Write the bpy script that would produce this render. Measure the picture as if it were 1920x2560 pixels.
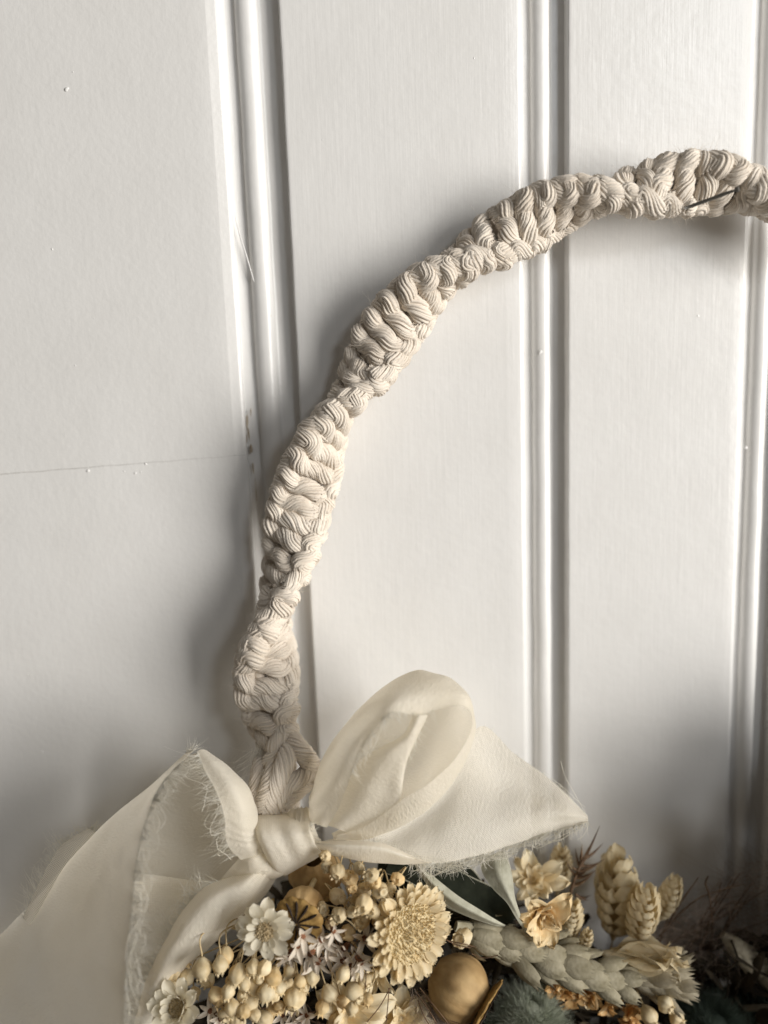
import bpy, math, random
import numpy as np
from mathutils import Vector, Matrix

random.seed(7)
rng = np.random.default_rng(7)
MM = 0.001
for o in list(bpy.data.objects):
    bpy.data.objects.remove(o)
scene = bpy.context.scene
col = scene.collection

# ------------------------------------------------------------------ camera
FPX, CX, CY = 1995.0, 960.0, 1280.0          # focal length and centre in photo pixels (1920 x 2560)
PITCH, ROLL, DIST = math.radians(9.2), math.radians(2.13), 0.218
CAM_ROT = Matrix.Rotation(math.radians(90) - PITCH, 4, 'X') @ Matrix.Rotation(-ROLL, 4, 'Z')
CAM_LOC = Vector((0, -DIST * math.cos(PITCH), DIST * math.sin(PITCH)))
cam_data = bpy.data.cameras.new('camera')
cam = bpy.data.objects.new('camera', cam_data)
col.objects.link(cam)
cam.matrix_world = Matrix.Translation(CAM_LOC) @ CAM_ROT
cam_data.sensor_fit = 'VERTICAL'
cam_data.sensor_height = 36.0
cam_data.sensor_width = 27.0
cam_data.lens = FPX / 2560.0 * 36.0
cam_data.clip_start = 0.005
cam_data.clip_end = 20.0
cam_data.dof.use_dof = True
cam_data.dof.focus_distance = 0.197
cam_data.dof.aperture_fstop = 5.2
scene.camera = cam

# ------------------------------------------------------------------ light
world = bpy.data.worlds.new('World')
scene.world = world
world.use_nodes = True
bg = world.node_tree.nodes['Background']
bg.inputs[0].default_value = (1.0, 0.895, 0.775, 1)
bg.inputs[1].default_value = 0.085

def area_lamp(name, loc, target, sx, sy, power, color):
    ld = bpy.data.lights.new(name, 'AREA')
    ld.shape = 'RECTANGLE'; ld.size = sx; ld.size_y = sy
    ld.energy = power; ld.color = color
    lo = bpy.data.objects.new(name, ld); col.objects.link(lo)
    lo.location = loc
    lo.rotation_euler = (Vector(target) - Vector(loc)).to_track_quat('-Z', 'Y').to_euler()
    return lo
area_lamp('window_light', (1.27, -0.90, 0.10), (0, 0, -0.02), 0.80, 0.95, 35.0, (1.0, 0.965, 0.915))
area_lamp('room_light', (0.57, -1.0, 0.51), (0, 0, 0), 0.20, 0.21, 1.9, (0.90, 0.95, 1.0))

vs = scene.view_settings
scene.display_settings.display_device = 'sRGB'
vs.view_transform = 'Standard'; vs.look = 'None'; vs.exposure = 0.0; vs.gamma = 1.0
vs.use_curve_mapping = False
scene.render.engine = 'CYCLES'
scene.cycles.transparent_max_bounces = 24
scene.cycles.max_bounces = 10

# ------------------------------------------------------------------ helpers
def W(px, py, h=0.0):
    """photo pixel + height above the wall (mm) -> world point"""
    d = CAM_ROT.to_3x3() @ Vector(((px - CX) / FPX, -(py - CY) / FPX, -1.0))
    t = (-h * MM - CAM_LOC.y) / d.y
    return CAM_LOC + d * t
def Z3(x, y, h): return W(0.5787 * x, 1280 + 0.5787 * y, h)
def R6(x, y, h): return W(600 + 0.5425 * x, 1640 + 0.5425 * y, h)
def Z5(x, y, h): return W(340 + 0.3858 * x, 2060 + 0.3858 * y, h)
def Z6(x, y, h): return W(860 + 0.3376 * x, 2060 + 0.3376 * y, h)
def Z7(x, y, h): return W(1300 + 0.3737 * x, 2000 + 0.3737 * y, h)

def catmull(P, n):
    """P (k, ...) control points -> n samples, uniform Catmull-Rom"""
    P = np.asarray(P, float); k = len(P)
    ext = np.concatenate([[2 * P[0] - P[1]], P, [2 * P[-1] - P[-2]]])
    t = np.linspace(0, k - 1, n); i = np.minimum(t.astype(int), k - 2); f = t - i
    f = f.reshape((-1,) + (1,) * (P.ndim - 1))
    a, b, c, d = ext[i], ext[i + 1], ext[i + 2], ext[i + 3]
    return 0.5 * (2 * b + (c - a) * f + (2 * a - 5 * b + 4 * c - d) * f**2 + (3 * b - a - 3 * c + d) * f**3)

def norm(a):
    return a / np.maximum(np.linalg.norm(a, axis=-1, keepdims=True), 1e-12)

def snoise(p, seed=0.0):
    """cheap smooth pseudo noise for arrays of points (unit frequency)"""
    p = np.asarray(p, float)
    x, y, z = p[..., 0] + seed, p[..., 1] + 1.7 * seed, p[..., 2] - 0.6 * seed
    return (np.sin(1.7 * x + 1.3 * np.sin(1.1 * y + 0.7 * z)) + np.sin(1.9 * y + 1.2 * np.sin(1.3 * z + 0.9 * x))
            + np.sin(2.1 * z + 1.4 * np.sin(0.8 * x - 1.2 * y))) / 3.0

class MB:
    def __init__(s):
        s.V, s.F, s.U, s.n = [], [], [], 0
    def add(s, v, f, uv=None):
        v = np.asarray(v, float).reshape(-1, 3)
        s.V.append(v)
        s.U.append(np.zeros((len(v), 2)) if uv is None else np.asarray(uv, float).reshape(-1, 2))
        s.F.extend((np.asarray(f) + s.n).tolist() if not isinstance(f, list) else [[i + s.n for i in q] for q in f])
        s.n += len(v)
    def grid(s, G, uv=None):
        G = np.asarray(G, float); a, b = G.shape[:2]
        idx = np.arange(a * b).reshape(a, b)
        f = np.stack([idx[:-1, :-1], idx[1:, :-1], idx[1:, 1:], idx[:-1, 1:]], -1).reshape(-1, 4)
        if uv is None:
            du = np.concatenate([np.zeros((1, b)), np.cumsum(np.linalg.norm(np.diff(G, axis=0), axis=2), 0)])
            dv = np.concatenate([np.zeros((a, 1)), np.cumsum(np.linalg.norm(np.diff(G, axis=1), axis=2), 1)], 1)
            uv = np.stack([du.mean(1, keepdims=True).repeat(b, 1), dv], -1)
        s.add(G, f, uv)
    def tube(s, path, rad, sides=8, disp=None, cap=True):
        P = np.asarray(path, float); n = len(P)
        T = norm(np.gradient(P, axis=0))
        N = np.zeros_like(P)
        a = np.array([0, 0, 1.0]) if abs(T[0][2]) < 0.9 else np.array([1.0, 0, 0])
        N[0] = norm(np.cross(T[0], a))
        for i in range(1, n):
            v = N[i - 1] - T[i] * np.dot(N[i - 1], T[i])
            N[i] = v / max(np.linalg.norm(v), 1e-12)
        B = np.cross(T, N)
        th = np.linspace(0, 2 * np.pi, sides + 1)
        L = np.concatenate([[0], np.cumsum(np.linalg.norm(np.diff(P, axis=0), axis=1))])
        R = np.broadcast_to(np.asarray(rad, float), (n,))[:, None] * np.ones((1, sides + 1))
        if disp is not None:
            R = R + disp(L[:, None], th[None, :])
        G = P[:, None, :] + R[..., None] * (np.cos(th)[None, :, None] * N[:, None, :] + np.sin(th)[None, :, None] * B[:, None, :])
        uv = np.stack([L[:, None].repeat(sides + 1, 1), (th / (2 * np.pi))[None, :].repeat(n, 0)], -1)
        base = s.n
        s.grid(G, uv)
        if cap:
            s.F.append([base + j for j in range(sides)][::-1])
            s.F.append([base + (n - 1) * (sides + 1) + j for j in range(sides)])
    def hairs(s, P0, D, length, rad, curl=0.3, seg=3, grav=(0, 0, 0)):
        """many thin 3-sided tapering tubes"""
        P0 = np.asarray(P0, float); n = len(P0); D = norm(np.asarray(D, float))
        length = np.broadcast_to(np.asarray(length, float), (n,))[:, None]
        C = rng.normal(size=(n, 3)) * curl + np.asarray(grav)
        a = norm(np.cross(D, rng.normal(size=(n, 3)))); b = np.cross(D, a)
        rings = []
        for k in range(seg + 1):
            t = k / seg
            c = P0 + length * (D * t + C * t * t)
            r = rad * (1 - 0.75 * t)
            rings.append(np.stack([c + r * (math.cos(q) * a + math.sin(q) * b) for q in (0, 2.094, 4.189)], 1))
        V = np.stack(rings, 1)                       # n, seg+1, 3, 3
        base = (np.arange(n) * (seg + 1) * 3)[:, None, None]
        f = []
        for k in range(seg):
            for j in range(3):
                f.append([k * 3 + j, k * 3 + (j + 1) % 3, (k + 1) * 3 + (j + 1) % 3, (k + 1) * 3 + j])
        F = (np.array(f)[None] + base).reshape(-1, 4)
        s.add(V, F)
    def lathe(s, prof, seg=16, mod=None):
        """prof: list of (r, z); mod(theta, i/n) -> factor"""
        prof = np.asarray(prof, float); n = len(prof)
        th = np.linspace(0, 2 * np.pi, seg + 1)
        R = prof[:, 0][:, None] * np.ones((1, seg + 1))
        if mod is not None:
            R = R * mod(th[None, :], np.linspace(0, 1, n)[:, None])
        G = np.stack([R * np.cos(th), R * np.sin(th), prof[:, 1][:, None] + 0 * R], -1)
        s.grid(G)
    def mesh(s, name, mat, smooth=True, scale=1.0, off=None):
        V = np.concatenate(s.V) * scale
        if off is not None:
            V = V - np.asarray(off)
        me = bpy.data.meshes.new(name)
        me.from_pydata(V.tolist(), [], s.F)
        uvl = me.uv_layers.new(name='UVMap')
        li = np.empty(len(me.loops), dtype=np.int32); me.loops.foreach_get('vertex_index', li)
        uvl.data.foreach_set('uv', np.concatenate(s.U)[li].astype(np.float32).ravel())
        if smooth:
            me.polygons.foreach_set('use_smooth', np.ones(len(me.polygons), dtype=bool))
        me.materials.append(mat)
        me.update()
        return me

OFF = {}                                              # world offset of axis-aligned things
def link(name, me, parent=None, basis=None):
    o = bpy.data.objects.new(name, me); col.objects.link(o)
    if parent is not None:
        o.parent = parent
    if basis is not None:
        o.matrix_basis = basis
    return o
def wbuild(mb, name, mat, parent, smooth=True):
    """mesh given in world metres, parented to a thing that stands at OFF[parent]"""
    off = OFF.get(parent, (0, 0, 0)) if parent is not None else (0, 0, 0)
    o = link(name, mb.mesh(name, mat, smooth, 1.0, off), parent)
    OFF[o] = off
    if parent is not None and parent.type == 'MESH':
        OFF[o] = off
    return o
def tag(o, label, cat, group=None):
    o['label'] = label; o['category'] = cat
    if group: o['group'] = group
    return o
def thing(name, loc, label, cat, group=None):
    o = bpy.data.objects.new(name, None); col.objects.link(o)
    o.empty_display_size = 0.01
    o.location = loc; OFF[o] = tuple(loc)
    return tag(o, label, cat, group)
def frame(d, roll=0.0, up=(0, 0, 1)):
    z = Vector(d).normalized()
    x = Vector(up).cross(z)
    if x.length < 1e-4: x = Vector((1, 0, 0))
    x.normalize(); y = z.cross(x)
    return Matrix((x, y, z)).transposed().to_4x4() @ Matrix.Rotation(roll, 4, 'Z')
def thing_at(name, loc, d, roll, label, cat, group=None, scale=1.0):
    o = thing(name, loc, label, cat, group)
    o.matrix_world = Matrix.Translation(loc) @ frame(d, roll) @ Matrix.Scale(scale, 4)
    return o

# ------------------------------------------------------------------ materials
class NT:
    def __init__(s, name):
        s.m = bpy.data.materials.new(name); s.m.use_nodes = True
        s.t = s.m.node_tree; s.n = s.t.nodes; s.l = s.t.links
        s.b = s.n['Principled BSDF']; s.out = s.n['Material Output']
    def node(s, kind, **kw):
        x = s.n.new(kind)
        for k, v in kw.items():
            if k.startswith('i_'):
                x.inputs[k[2:].replace('_', ' ')].default_value = v
            else:
                setattr(x, k, v)
        return x
    def link(s, a, b): s.l.new(a, b)
    def coords(s, kind='Object', scale=(1, 1, 1)):
        tc = s.node('ShaderNodeTexCoord'); mp = s.node('ShaderNodeMapping')
        mp.inputs['Scale'].default_value = scale
        s.link(tc.outputs[kind], mp.inputs[0])
        return mp.outputs[0]
    def noise(s, vec, scale, detail=3, rough=0.55, dist=0.0):
        x = s.node('ShaderNodeTexNoise')
        x.inputs['Scale'].default_value = scale; x.inputs['Detail'].default_value = detail
        x.inputs['Roughness'].default_value = rough; x.inputs['Distortion'].default_value = dist
        s.link(vec, x.inputs['Vector']); return x.outputs['Fac']
    def ramp(s, fac, stops):
        x = s.node('ShaderNodeValToRGB')
        e = x.color_ramp.elements
        while len(e) < len(stops): e.new(0.5)
        for k, (p, c) in enumerate(stops):
            e[k].position = p; e[k].color = (*c, 1)
        s.link(fac, x.inputs[0]); return x.outputs[0]
    def mix(s, fac, a, b, mode='MIX'):
        x = s.node('ShaderNodeMix', data_type='RGBA', blend_type=mode)
        for sock, v in ((x.inputs[0], fac), (x.inputs[6], a), (x.inputs[7], b)):
            if isinstance(v, bpy.types.NodeSocket): s.link(v, sock)
            elif isinstance(v, (int, float)): sock.default_value = v
            else: sock.default_value = (*v, 1)
        return x.outputs[2]
    def bump(s, height, strength, dist, normal=None):
        x = s.node('ShaderNodeBump'); x.inputs['Strength'].default_value = strength
        x.inputs['Distance'].default_value = dist
        s.link(height, x.inputs['Height'])
        if normal is not None: s.link(normal, x.inputs['Normal'])
        return x.outputs[0]
    def objrand(s): return s.node('ShaderNodeObjectInfo').outputs['Random']

def paint_mat(name, orange):
    k = NT(name)
    v = k.coords('Object')
    vs_ = k.coords('Object', (1, 1, 0.055))
    grime = k.noise(v, 38, 4)
    c = k.ramp(grime, [(0.3, (0.765, 0.755, 0.735)), (0.7, (0.80, 0.792, 0.775))])
    speck = k.noise(v, 420, 2)
    c = k.mix(k.ramp(speck, [(0.76, (0, 0, 0)), (0.80, (0.35, 0.35, 0.35))]), c, (0.62, 0.58, 0.52))
    k.link(c, k.b.inputs['Base Color'])
    k.b.inputs['Roughness'].default_value = 0.30
    k.b.inputs['IOR'].default_value = 1.5
    strokes = k.noise(vs_, 1100, 3, 0.6)
    n = k.bump(strokes, 0.36 if not orange else 0.15, 0.00013)
    n = k.bump(k.noise(v, 620 if orange else 480, 2, 0.5), 0.5 if orange else 0.38, 0.00014, n)
    n = k.bump(k.noise(v, 95, 2), 0.25, 0.0006, n)
    k.link(n, k.b.inputs['Normal'])
    return k.m

def cotton_mat():
    k = NT('cotton_cord')
    v = k.coords('Object'); uv = k.coords('UV', (1, 1, 1))
    c = k.ramp(k.noise(v, 160, 3), [(0.3, (0.68, 0.60, 0.505)), (0.7, (0.79, 0.72, 0.63))])
    fleck = k.noise(v, 1500, 1)
    c = k.mix(k.ramp(fleck, [(0.77, (0, 0, 0)), (0.82, (0.7, 0.7, 0.7))]), c, (0.22, 0.14, 0.08))
    k.link(c, k.b.inputs['Base Color'])
    k.b.inputs['Roughness'].default_value = 0.85
    k.b.inputs['Specular IOR Level'].default_value = 0.2
    k.b.inputs['Sheen Weight'].default_value = 0.25
    k.b.inputs['Sheen Roughness'].default_value = 0.5
    sep = k.node('ShaderNodeSeparateXYZ'); k.link(uv, sep.inputs[0])
    def mth(op, a, b=None):
        x = k.node('ShaderNodeMath', operation=op)
        for s_, q in ((x.inputs[0], a), (x.inputs[1], b)):
            if q is None: continue
            if isinstance(q, (int, float)): s_.default_value = q
            else: k.link(q, s_)
        return x.outputs[0]
    ff = mth('ADD', mth('MULTIPLY', sep.outputs[0], 1000 / 1.1), mth('MULTIPLY', sep.outputs[1], 3.0))
    fib = mth('ABSOLUTE', mth('SINE', mth('MULTIPLY', ff, math.pi)))
    n = k.bump(fib, 0.30, 0.00010)
    n = k.bump(k.noise(v, 2600, 3, 0.7), 0.4, 0.00012, n)
    k.link(n, k.b.inputs['Normal'])
    return k.m

def cloth_mat(name='chiffon', c1=(0.93, 0.87, 0.745), c2=(0.96, 0.915, 0.815), sheer=0.07):
    k = NT(name)
    v = k.coords('Object'); uv = k.coords('UV', (1000, 1000, 1))
    wv = k.node('ShaderNodeTexWave', wave_type='BANDS', bands_direction='X')
    wv.inputs['Scale'].default_value = 0.75; wv.inputs['Distortion'].default_value = 2.5; wv.inputs['Detail'].default_value = 1
    k.link(uv, wv.inputs[0])
    wu = k.node('ShaderNodeTexWave', wave_type='BANDS', bands_direction='Y')
    wu.inputs['Scale'].default_value = 0.75; wu.inputs['Distortion'].default_value = 2.5; wu.inputs['Detail'].default_value = 1
    k.link(uv, wu.inputs[0])
    weave = k.node('ShaderNodeMath', operation='MULTIPLY')
    k.link(wv.outputs['Fac'], weave.inputs[0]); k.link(wu.outputs['Fac'], weave.inputs[1])
    crepe = k.noise(k.coords('UV', (1250, 820, 1)), 1.0, 2)
    c = k.ramp(k.noise(v, 60, 2), [(0.3, c1), (0.7, c2)])
    dif = k.node('ShaderNodeBsdfPrincipled')
    dif.inputs['Roughness'].default_value = 0.8
    dif.inputs['Specular IOR Level'].default_value = 0.18
    dif.inputs['Sheen Weight'].default_value = 0.25
    k.link(c, dif.inputs['Base Color'])
    n = k.bump(crepe, 0.9, 0.00032)
    n = k.bump(weave.outputs[0], 0.45, 0.00014, n)
    k.link(n, dif.inputs['Normal'])
    tr = k.node('ShaderNodeBsdfTranslucent'); k.link(c, tr.inputs[0])
    m1 = k.node('ShaderNodeMixShader'); m1.inputs[0].default_value = 0.48
    k.link(dif.outputs[0], m1.inputs[1]); k.link(tr.outputs[0], m1.inputs[2])
    tp = k.node('ShaderNodeBsdfTransparent')
    m2 = k.node('ShaderNodeMixShader')
    mr = k.node('ShaderNodeMapRange'); mr.inputs[3].default_value = sheer * 0.4; mr.inputs[4].default_value = sheer * 1.9
    k.link(weave.outputs[0], mr.inputs[0]); k.link(mr.outputs[0], m2.inputs[0])
    k.link(m1.outputs[0], m2.inputs[1]); k.link(tp.outputs[0], m2.inputs[2])
    k.link(m2.outputs[0], k.out.inputs[0])
    k.n.remove(k.b)
    return k.m

def plant_mat(name, c1, c2, rough=0.6, trans=0.25, scale=350, bump=0.4, bscale=900, stretch=(1, 1, 1), spec=0.3, vary=0.18, dark=None, patch=None):
    k = NT(name)
    v = k.coords('Object', stretch)
    g = k.coords('Object')
    c = k.ramp(k.noise(v, scale, 3), [(0.32, c1), (0.68, c2)])
    hsv = k.node('ShaderNodeHueSaturation')
    mr = k.node('ShaderNodeMapRange'); mr.inputs[3].default_value = 1 - vary; mr.inputs[4].default_value = 1 + vary
    k.link(k.objrand(), mr.inputs[0]); k.link(mr.outputs[0], hsv.inputs['Value'])
    k.link(c, hsv.inputs['Color'])
    c = hsv.outputs[0]
    if patch is not None:
        c = k.mix(k.ramp(k.noise(g, patch[1], 2), [(0.55, (0, 0, 0)), (0.68, (0.8, 0.8, 0.8))]), c, patch[0])
    b = k.b
    k.link(c, b.inputs['Base Color'])
    b.inputs['Roughness'].default_value = rough
    b.inputs['Specular IOR Level'].default_value = spec
    n = k.bump(k.noise(v, bscale, 3, 0.6), bump, 0.00025)
    k.link(n, b.inputs['Normal'])
    if trans > 0:
        tr = k.node('ShaderNodeBsdfTranslucent'); k.link(c, tr.inputs[0])
        m1 = k.node('ShaderNodeMixShader'); m1.inputs[0].default_value = trans
        k.link(b.outputs[0], m1.inputs[1]); k.link(tr.outputs[0], m1.inputs[2])
        k.link(m1.outputs[0], k.out.inputs[0])
    return k.m

M = dict(
    paint=paint_mat('gloss_paint', False), paint_rolled=paint_mat('rolled_paint', True),
    cotton=cotton_mat(), chiffon=cloth_mat(), chiffon_sheer=cloth_mat('chiffon_sheer', sheer=0.26), chiffon_hem=cloth_mat('chiffon_hem', sheer=0.44),
    thread=plant_mat('loose_thread', (0.90, 0.87, 0.78), (0.95, 0.93, 0.87), 0.6, 0.45, vary=0.0),
    metal=plant_mat('pin_metal', (0.10, 0.095, 0.085), (0.16, 0.15, 0.13), 0.4, 0, spec=0.6, vary=0),
    bare=plant_mat('bare_wood', (0.34, 0.27, 0.20), (0.48, 0.41, 0.32), 0.8, 0, vary=0.1),
    gap=plant_mat('seam_grey', (0.46, 0.44, 0.41), (0.66, 0.64, 0.61), 0.9, 0, vary=0.0),  # mottled grey of the strip set just behind the seam
    bud=plant_mat('bud_paper', (0.66, 0.46, 0.21), (0.84, 0.69, 0.42), 0.5, 0.22, 420, 0.5, 1500, vary=0.16),
    bud_pale=plant_mat('bud_paper_pale', (0.74, 0.58, 0.33), (0.88, 0.78, 0.55), 0.5, 0.25, 420, 0.5, 1500, vary=0.12),
    stem=plant_mat('dry_stem', (0.46, 0.34, 0.17), (0.62, 0.50, 0.30), 0.6, 0, 500),
    stem_dark=plant_mat('dark_stem', (0.10, 0.06, 0.035), (0.22, 0.13, 0.07), 0.7, 0, 500),
    daisy=plant_mat('daisy_petal', (0.78, 0.72, 0.57), (0.88, 0.835, 0.71), 0.45, 0.4, 500, 0.35, 900, (1, 0.15, 1), vary=0.06),
    daisy_disc=plant_mat('daisy_disc', (0.36, 0.26, 0.13), (0.62, 0.52, 0.34), 0.7, 0.1, 1200, vary=0.1),
    straw=plant_mat('straw_petal', (0.76, 0.62, 0.38), (0.88, 0.80, 0.60), 0.45, 0.35, 400, 0.5, 1100, (1, 0.2, 1), vary=0.10),
    straw_disc=plant_mat('straw_disc', (0.72, 0.56, 0.30), (0.88, 0.77, 0.52), 0.7, 0.2, 700, 0.5, 2000, vary=0.1),
    pod=plant_mat('pod_skin', (0.27, 0.16, 0.06), (0.54, 0.38, 0.19), 0.66, 0, 130, 0.9, 500, (1, 1, 0.5), spec=0.18, vary=0.08, patch=((0.24, 0.15, 0.065), 100)),
    pod_crown=plant_mat('pod_crown', (0.20, 0.115, 0.035), (0.40, 0.25, 0.08), 0.7, 0.05, 500, 0.6, 1500, vary=0.1),
    pod_ray=plant_mat('pod_ray', (0.012, 0.008, 0.006), (0.04, 0.024, 0.014), 0.8, 0, 900),
    star=plant_mat('star_petal', (0.64, 0.53, 0.41), (0.82, 0.76, 0.66), 0.55, 0.3, 700, 0.4, 1500, vary=0.12),
    star_mid=plant_mat('star_centre', (0.10, 0.04, 0.02), (0.26, 0.11, 0.05), 0.7, 0, 900, vary=0.2),
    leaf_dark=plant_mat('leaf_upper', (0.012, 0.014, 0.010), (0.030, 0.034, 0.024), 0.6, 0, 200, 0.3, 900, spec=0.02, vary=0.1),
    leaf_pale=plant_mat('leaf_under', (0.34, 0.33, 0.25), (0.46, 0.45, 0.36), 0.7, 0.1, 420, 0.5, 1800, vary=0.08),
    spike=plant_mat('spike_husk', (0.25, 0.22, 0.14), (0.41, 0.37, 0.265), 0.75, 0.2, 400, 0.7, 1200, vary=0.16),
    briza=plant_mat('quaking_scale', (0.72, 0.59, 0.36), (0.86, 0.77, 0.56), 0.55, 0.4, 350, 0.5, 1200, vary=0.10),
    gold=plant_mat('golden_petal', (0.76, 0.56, 0.29), (0.89, 0.75, 0.49), 0.45, 0.35, 350, 0.6, 900, vary=0.15),
    orange=plant_mat('orange_floret', (0.60, 0.33, 0.12), (0.76, 0.53, 0.25), 0.55, 0.3, 500, 0.5, 1200, vary=0.25),
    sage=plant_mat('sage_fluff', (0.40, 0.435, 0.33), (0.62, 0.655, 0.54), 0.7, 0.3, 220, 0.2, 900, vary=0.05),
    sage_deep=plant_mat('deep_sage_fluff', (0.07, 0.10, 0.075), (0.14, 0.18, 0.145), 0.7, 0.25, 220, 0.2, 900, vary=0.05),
    phalaris=plant_mat('canary_husk', (0.46, 0.40, 0.28), (0.64, 0.58, 0.44), 0.7, 0.2, 500, 0.6, 1500, vary=0.1),
    thorn=plant_mat('brown_bract', (0.11, 0.065, 0.04), (0.24, 0.16, 0.10), 0.6, 0.1, 500, vary=0.15),
    plume=plant_mat('plume_hair', (0.30, 0.22, 0.17), (0.50, 0.41, 0.34), 0.7, 0.3, 300, vary=0.1),
    gap_shade=plant_mat('shade_dark_foliage', (0.020, 0.016, 0.010), (0.075, 0.055, 0.030), 0.8, 0.05, 250, 0.5, 900, vary=0.1),  # near-black leaf colour stands in for shade in the voids between flowers
)

# ================================================================== the panelled wall
wall = bpy.data.objects.new('wall', None); col.objects.link(wall)
wall['kind'] = 'structure'; OFF[wall] = (0, 0, 0)
ZB, ZT = -0.260, 0.235

def extrude_profile(prof, z0, z1, nz, wob=0.00006, seed=0.0, end0=None, end1=None):
    """prof: (x, depth) in mm, depth > 0 goes into the wall; extruded along world z"""
    prof = np.asarray(prof, float) * MM
    zs = np.linspace(z0, z1, nz)
    mb = MB()
    G = np.zeros((nz, len(prof), 3))
    G[..., 0] = prof[:, 0]; G[..., 1] = prof[:, 1]; G[..., 2] = zs[:, None]
    w = snoise(np.stack([G[..., 0] * 300, G[..., 1] * 300, G[..., 2] * 130], -1), seed) + 0.6 * snoise(G * 420, seed + 3)
    G[..., 0] += w * wob; G[..., 1] += snoise(G * 90, seed + 9) * wob
    if end0 is not None: G[0, :, 2] = end0(G[0, :, 0]); G[1, :, 2] = np.maximum(G[1, :, 2], G[0, :, 2] + 0.0002)
    if end1 is not None: G[-1, :, 2] = end1(G[-1, :, 0]); G[-2, :, 2] = np.minimum(G[-2, :, 2], G[-1, :, 2] - 0.0002)
    mb.grid(G)
    return mb

gx = [W(716, 400).x / MM, W(1419, 700).x / MM, W(1978, 700).x / MM]        # sharp right edges of the grooves (mm)
gw = [18.2, 12.7, 12.7]                                                     # groove widths
lip = [3.0, 1.3, 1.3]

def face(x0, x1, n):                                                        # flat face with a tiny rounded left edge
    return [(x0, 5.2), (x0 + 0.02, 0.5), (x0 + 0.15, 0.14), (x0 + 0.45, 0.0)] + [(x, 0.0) for x in np.linspace(x0 + 1.0, x1, n)]
def lip_prof(x1, w, deep):
    if w > 2: return [(x1 + 0.15, 0.02), (x1 + 0.5, 0.12), (x1 + w * 0.75, 0.42), (x1 + w, 0.62), (x1 + w + 0.3, 1.1), (x1 + w + 0.3, deep)]
    return [(x1 + 0.3, 0.06), (x1 + w * 0.7, 0.35), (x1 + w, 0.8), (x1 + w + 0.1, deep)]

# left board: two lengths that meet in a fine seam
x_l0, x_l1 = -150.0, gx[0] - gw[0]
sa, sb = W(0, 1186), W(505, 1146)
slope = (sb.z - sa.z) / (sb.x - sa.x)
seam = lambda x: sa.z + (x - sa.x) * slope + 0.00010 * np.sin(x * 900)
gapw = lambda x: 0.00011 - 0.00008 * np.clip((x - sa.x) / (sb.x - sa.x), 0, 1)
prof = [(x, 0.0) for x in np.linspace(x_l0, x_l1, 26)] + lip_prof(x_l1, lip[0], 4.6)
prof2 = [(x_l0, 3.0)] + prof
wbuild(extrude_profile(prof2, seam(0), ZT, 60, seed=1.0, end0=lambda x: seam(x) + gapw(x)), 'plank', M['paint_rolled'], wall)
wbuild(extrude_profile(prof2, ZB, seam(0), 60, seed=2.0, end1=lambda x: seam(x) - gapw(x)), 'plank', M['paint_rolled'], wall)
mb = MB(); xs = np.linspace(x_l0, x_l1 - 0.2, 40) * MM
mb.grid(np.stack([np.stack([xs, 0 * xs + 0.00014, seam(xs) + d], -1) for d in (-0.0006, 0.0006)], 0))
wbuild(mb, 'seam_filler', M['gap'], wall)
# the three boards to the right
for k in range(3):
    xa = gx[k]
    xb = gx[k + 1] - gw[k + 1] if k < 2 else xa + 90
    pr = face(xa, xb, 16)
    pr += lip_prof(xb, lip[k + 1], 4.4) if k < 2 else [(xb + 1, 5)]
    wbuild(extrude_profile(pr, ZB, ZT, 120, seed=4.0 + k), 'plank', M['paint'], wall)
# recess and bead between the boards
for k in range(3):
    s_ = gw[k] - lip[k]
    x1 = gx[k]
    rb = 2.35 if k else 2.75
    cx = x1 - (s_ * 0.56)
    pr = [(x1 - s_ - 0.4, 3.0 if k else 2.0), (cx - rb - 0.9, 3.3), (cx - rb - 0.15, 3.3)]
    for a in np.linspace(math.pi * 1.02, 0.0, 14):
        pr.append((cx + rb * math.cos(a), 3.0 - rb * 0.80 * math.sin(a)))
    pr += [(cx + rb + 0.10, 3.7), (cx + rb + 0.9, 3.9), (x1 + 0.3, 3.9)]
    wbuild(extrude_profile(pr, ZB, ZT, 140, 0.00010, seed=20.0 + k), 'bead_moulding', M['paint'], wall)

# paint runs, blobs and chips
def blob_mesh(sx, sz, hgt, seed):
    mb = MB(); rings = []
    for t in (0.0, 0.35, 0.65, 0.88, 1.0):
        a = np.linspace(0, 2 * np.pi, 13)
        r = np.sin(t * np.pi / 2) * (1 + 0.25 * np.sin(2 * a + seed) + 0.12 * np.sin(3 * a + 2 * seed))
        rings.append(np.stack([sx * r * np.cos(a), -hgt * np.cos(t * np.pi / 2) + 0 * a + 0.05, sz * r * np.sin(a)], -1))
    mb.grid(np.array(rings)); return mb
for i, (px, py, sx, sz, hh) in enumerate([(166, 223, .55, .5, .5), (182, 180, .2, .25, .2), (130, 623, .22, .35, .25), (188, 914, .2, .25, .2),
                                        (220, 1177, .5, .35, .5), (338, 1183, .3, .3, .35), (352, 1180, .18, .2, .2), (310, 1178, .22, .2, .25),
                                        (364, 1160, .3, .25, .35), (235, 795, .15, .3, .15), (1185, 145, .2, .3, .2), (1745, 790, .3, .5, .2),
                                        (806, 350, .15, .2, .15), (105, 1880, .3, .3, .3), (70, 1685, .2, .25, .2), (1353, 880, .4, .6, .35), (1870, 1120, .35, .5, .3)]):
    p = W(px, py)
    me = blob_mesh(sx * 1.1, sz * 1.1, hh * 0.6, i * 1.3).mesh('paint_blob', M['paint'], True, MM)
    y = 0.0 if px not in (1353, 1870) else 0.0012
    link('paint_blob', me, wall, Matrix.Translation((p.x, y, p.z)))
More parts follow.
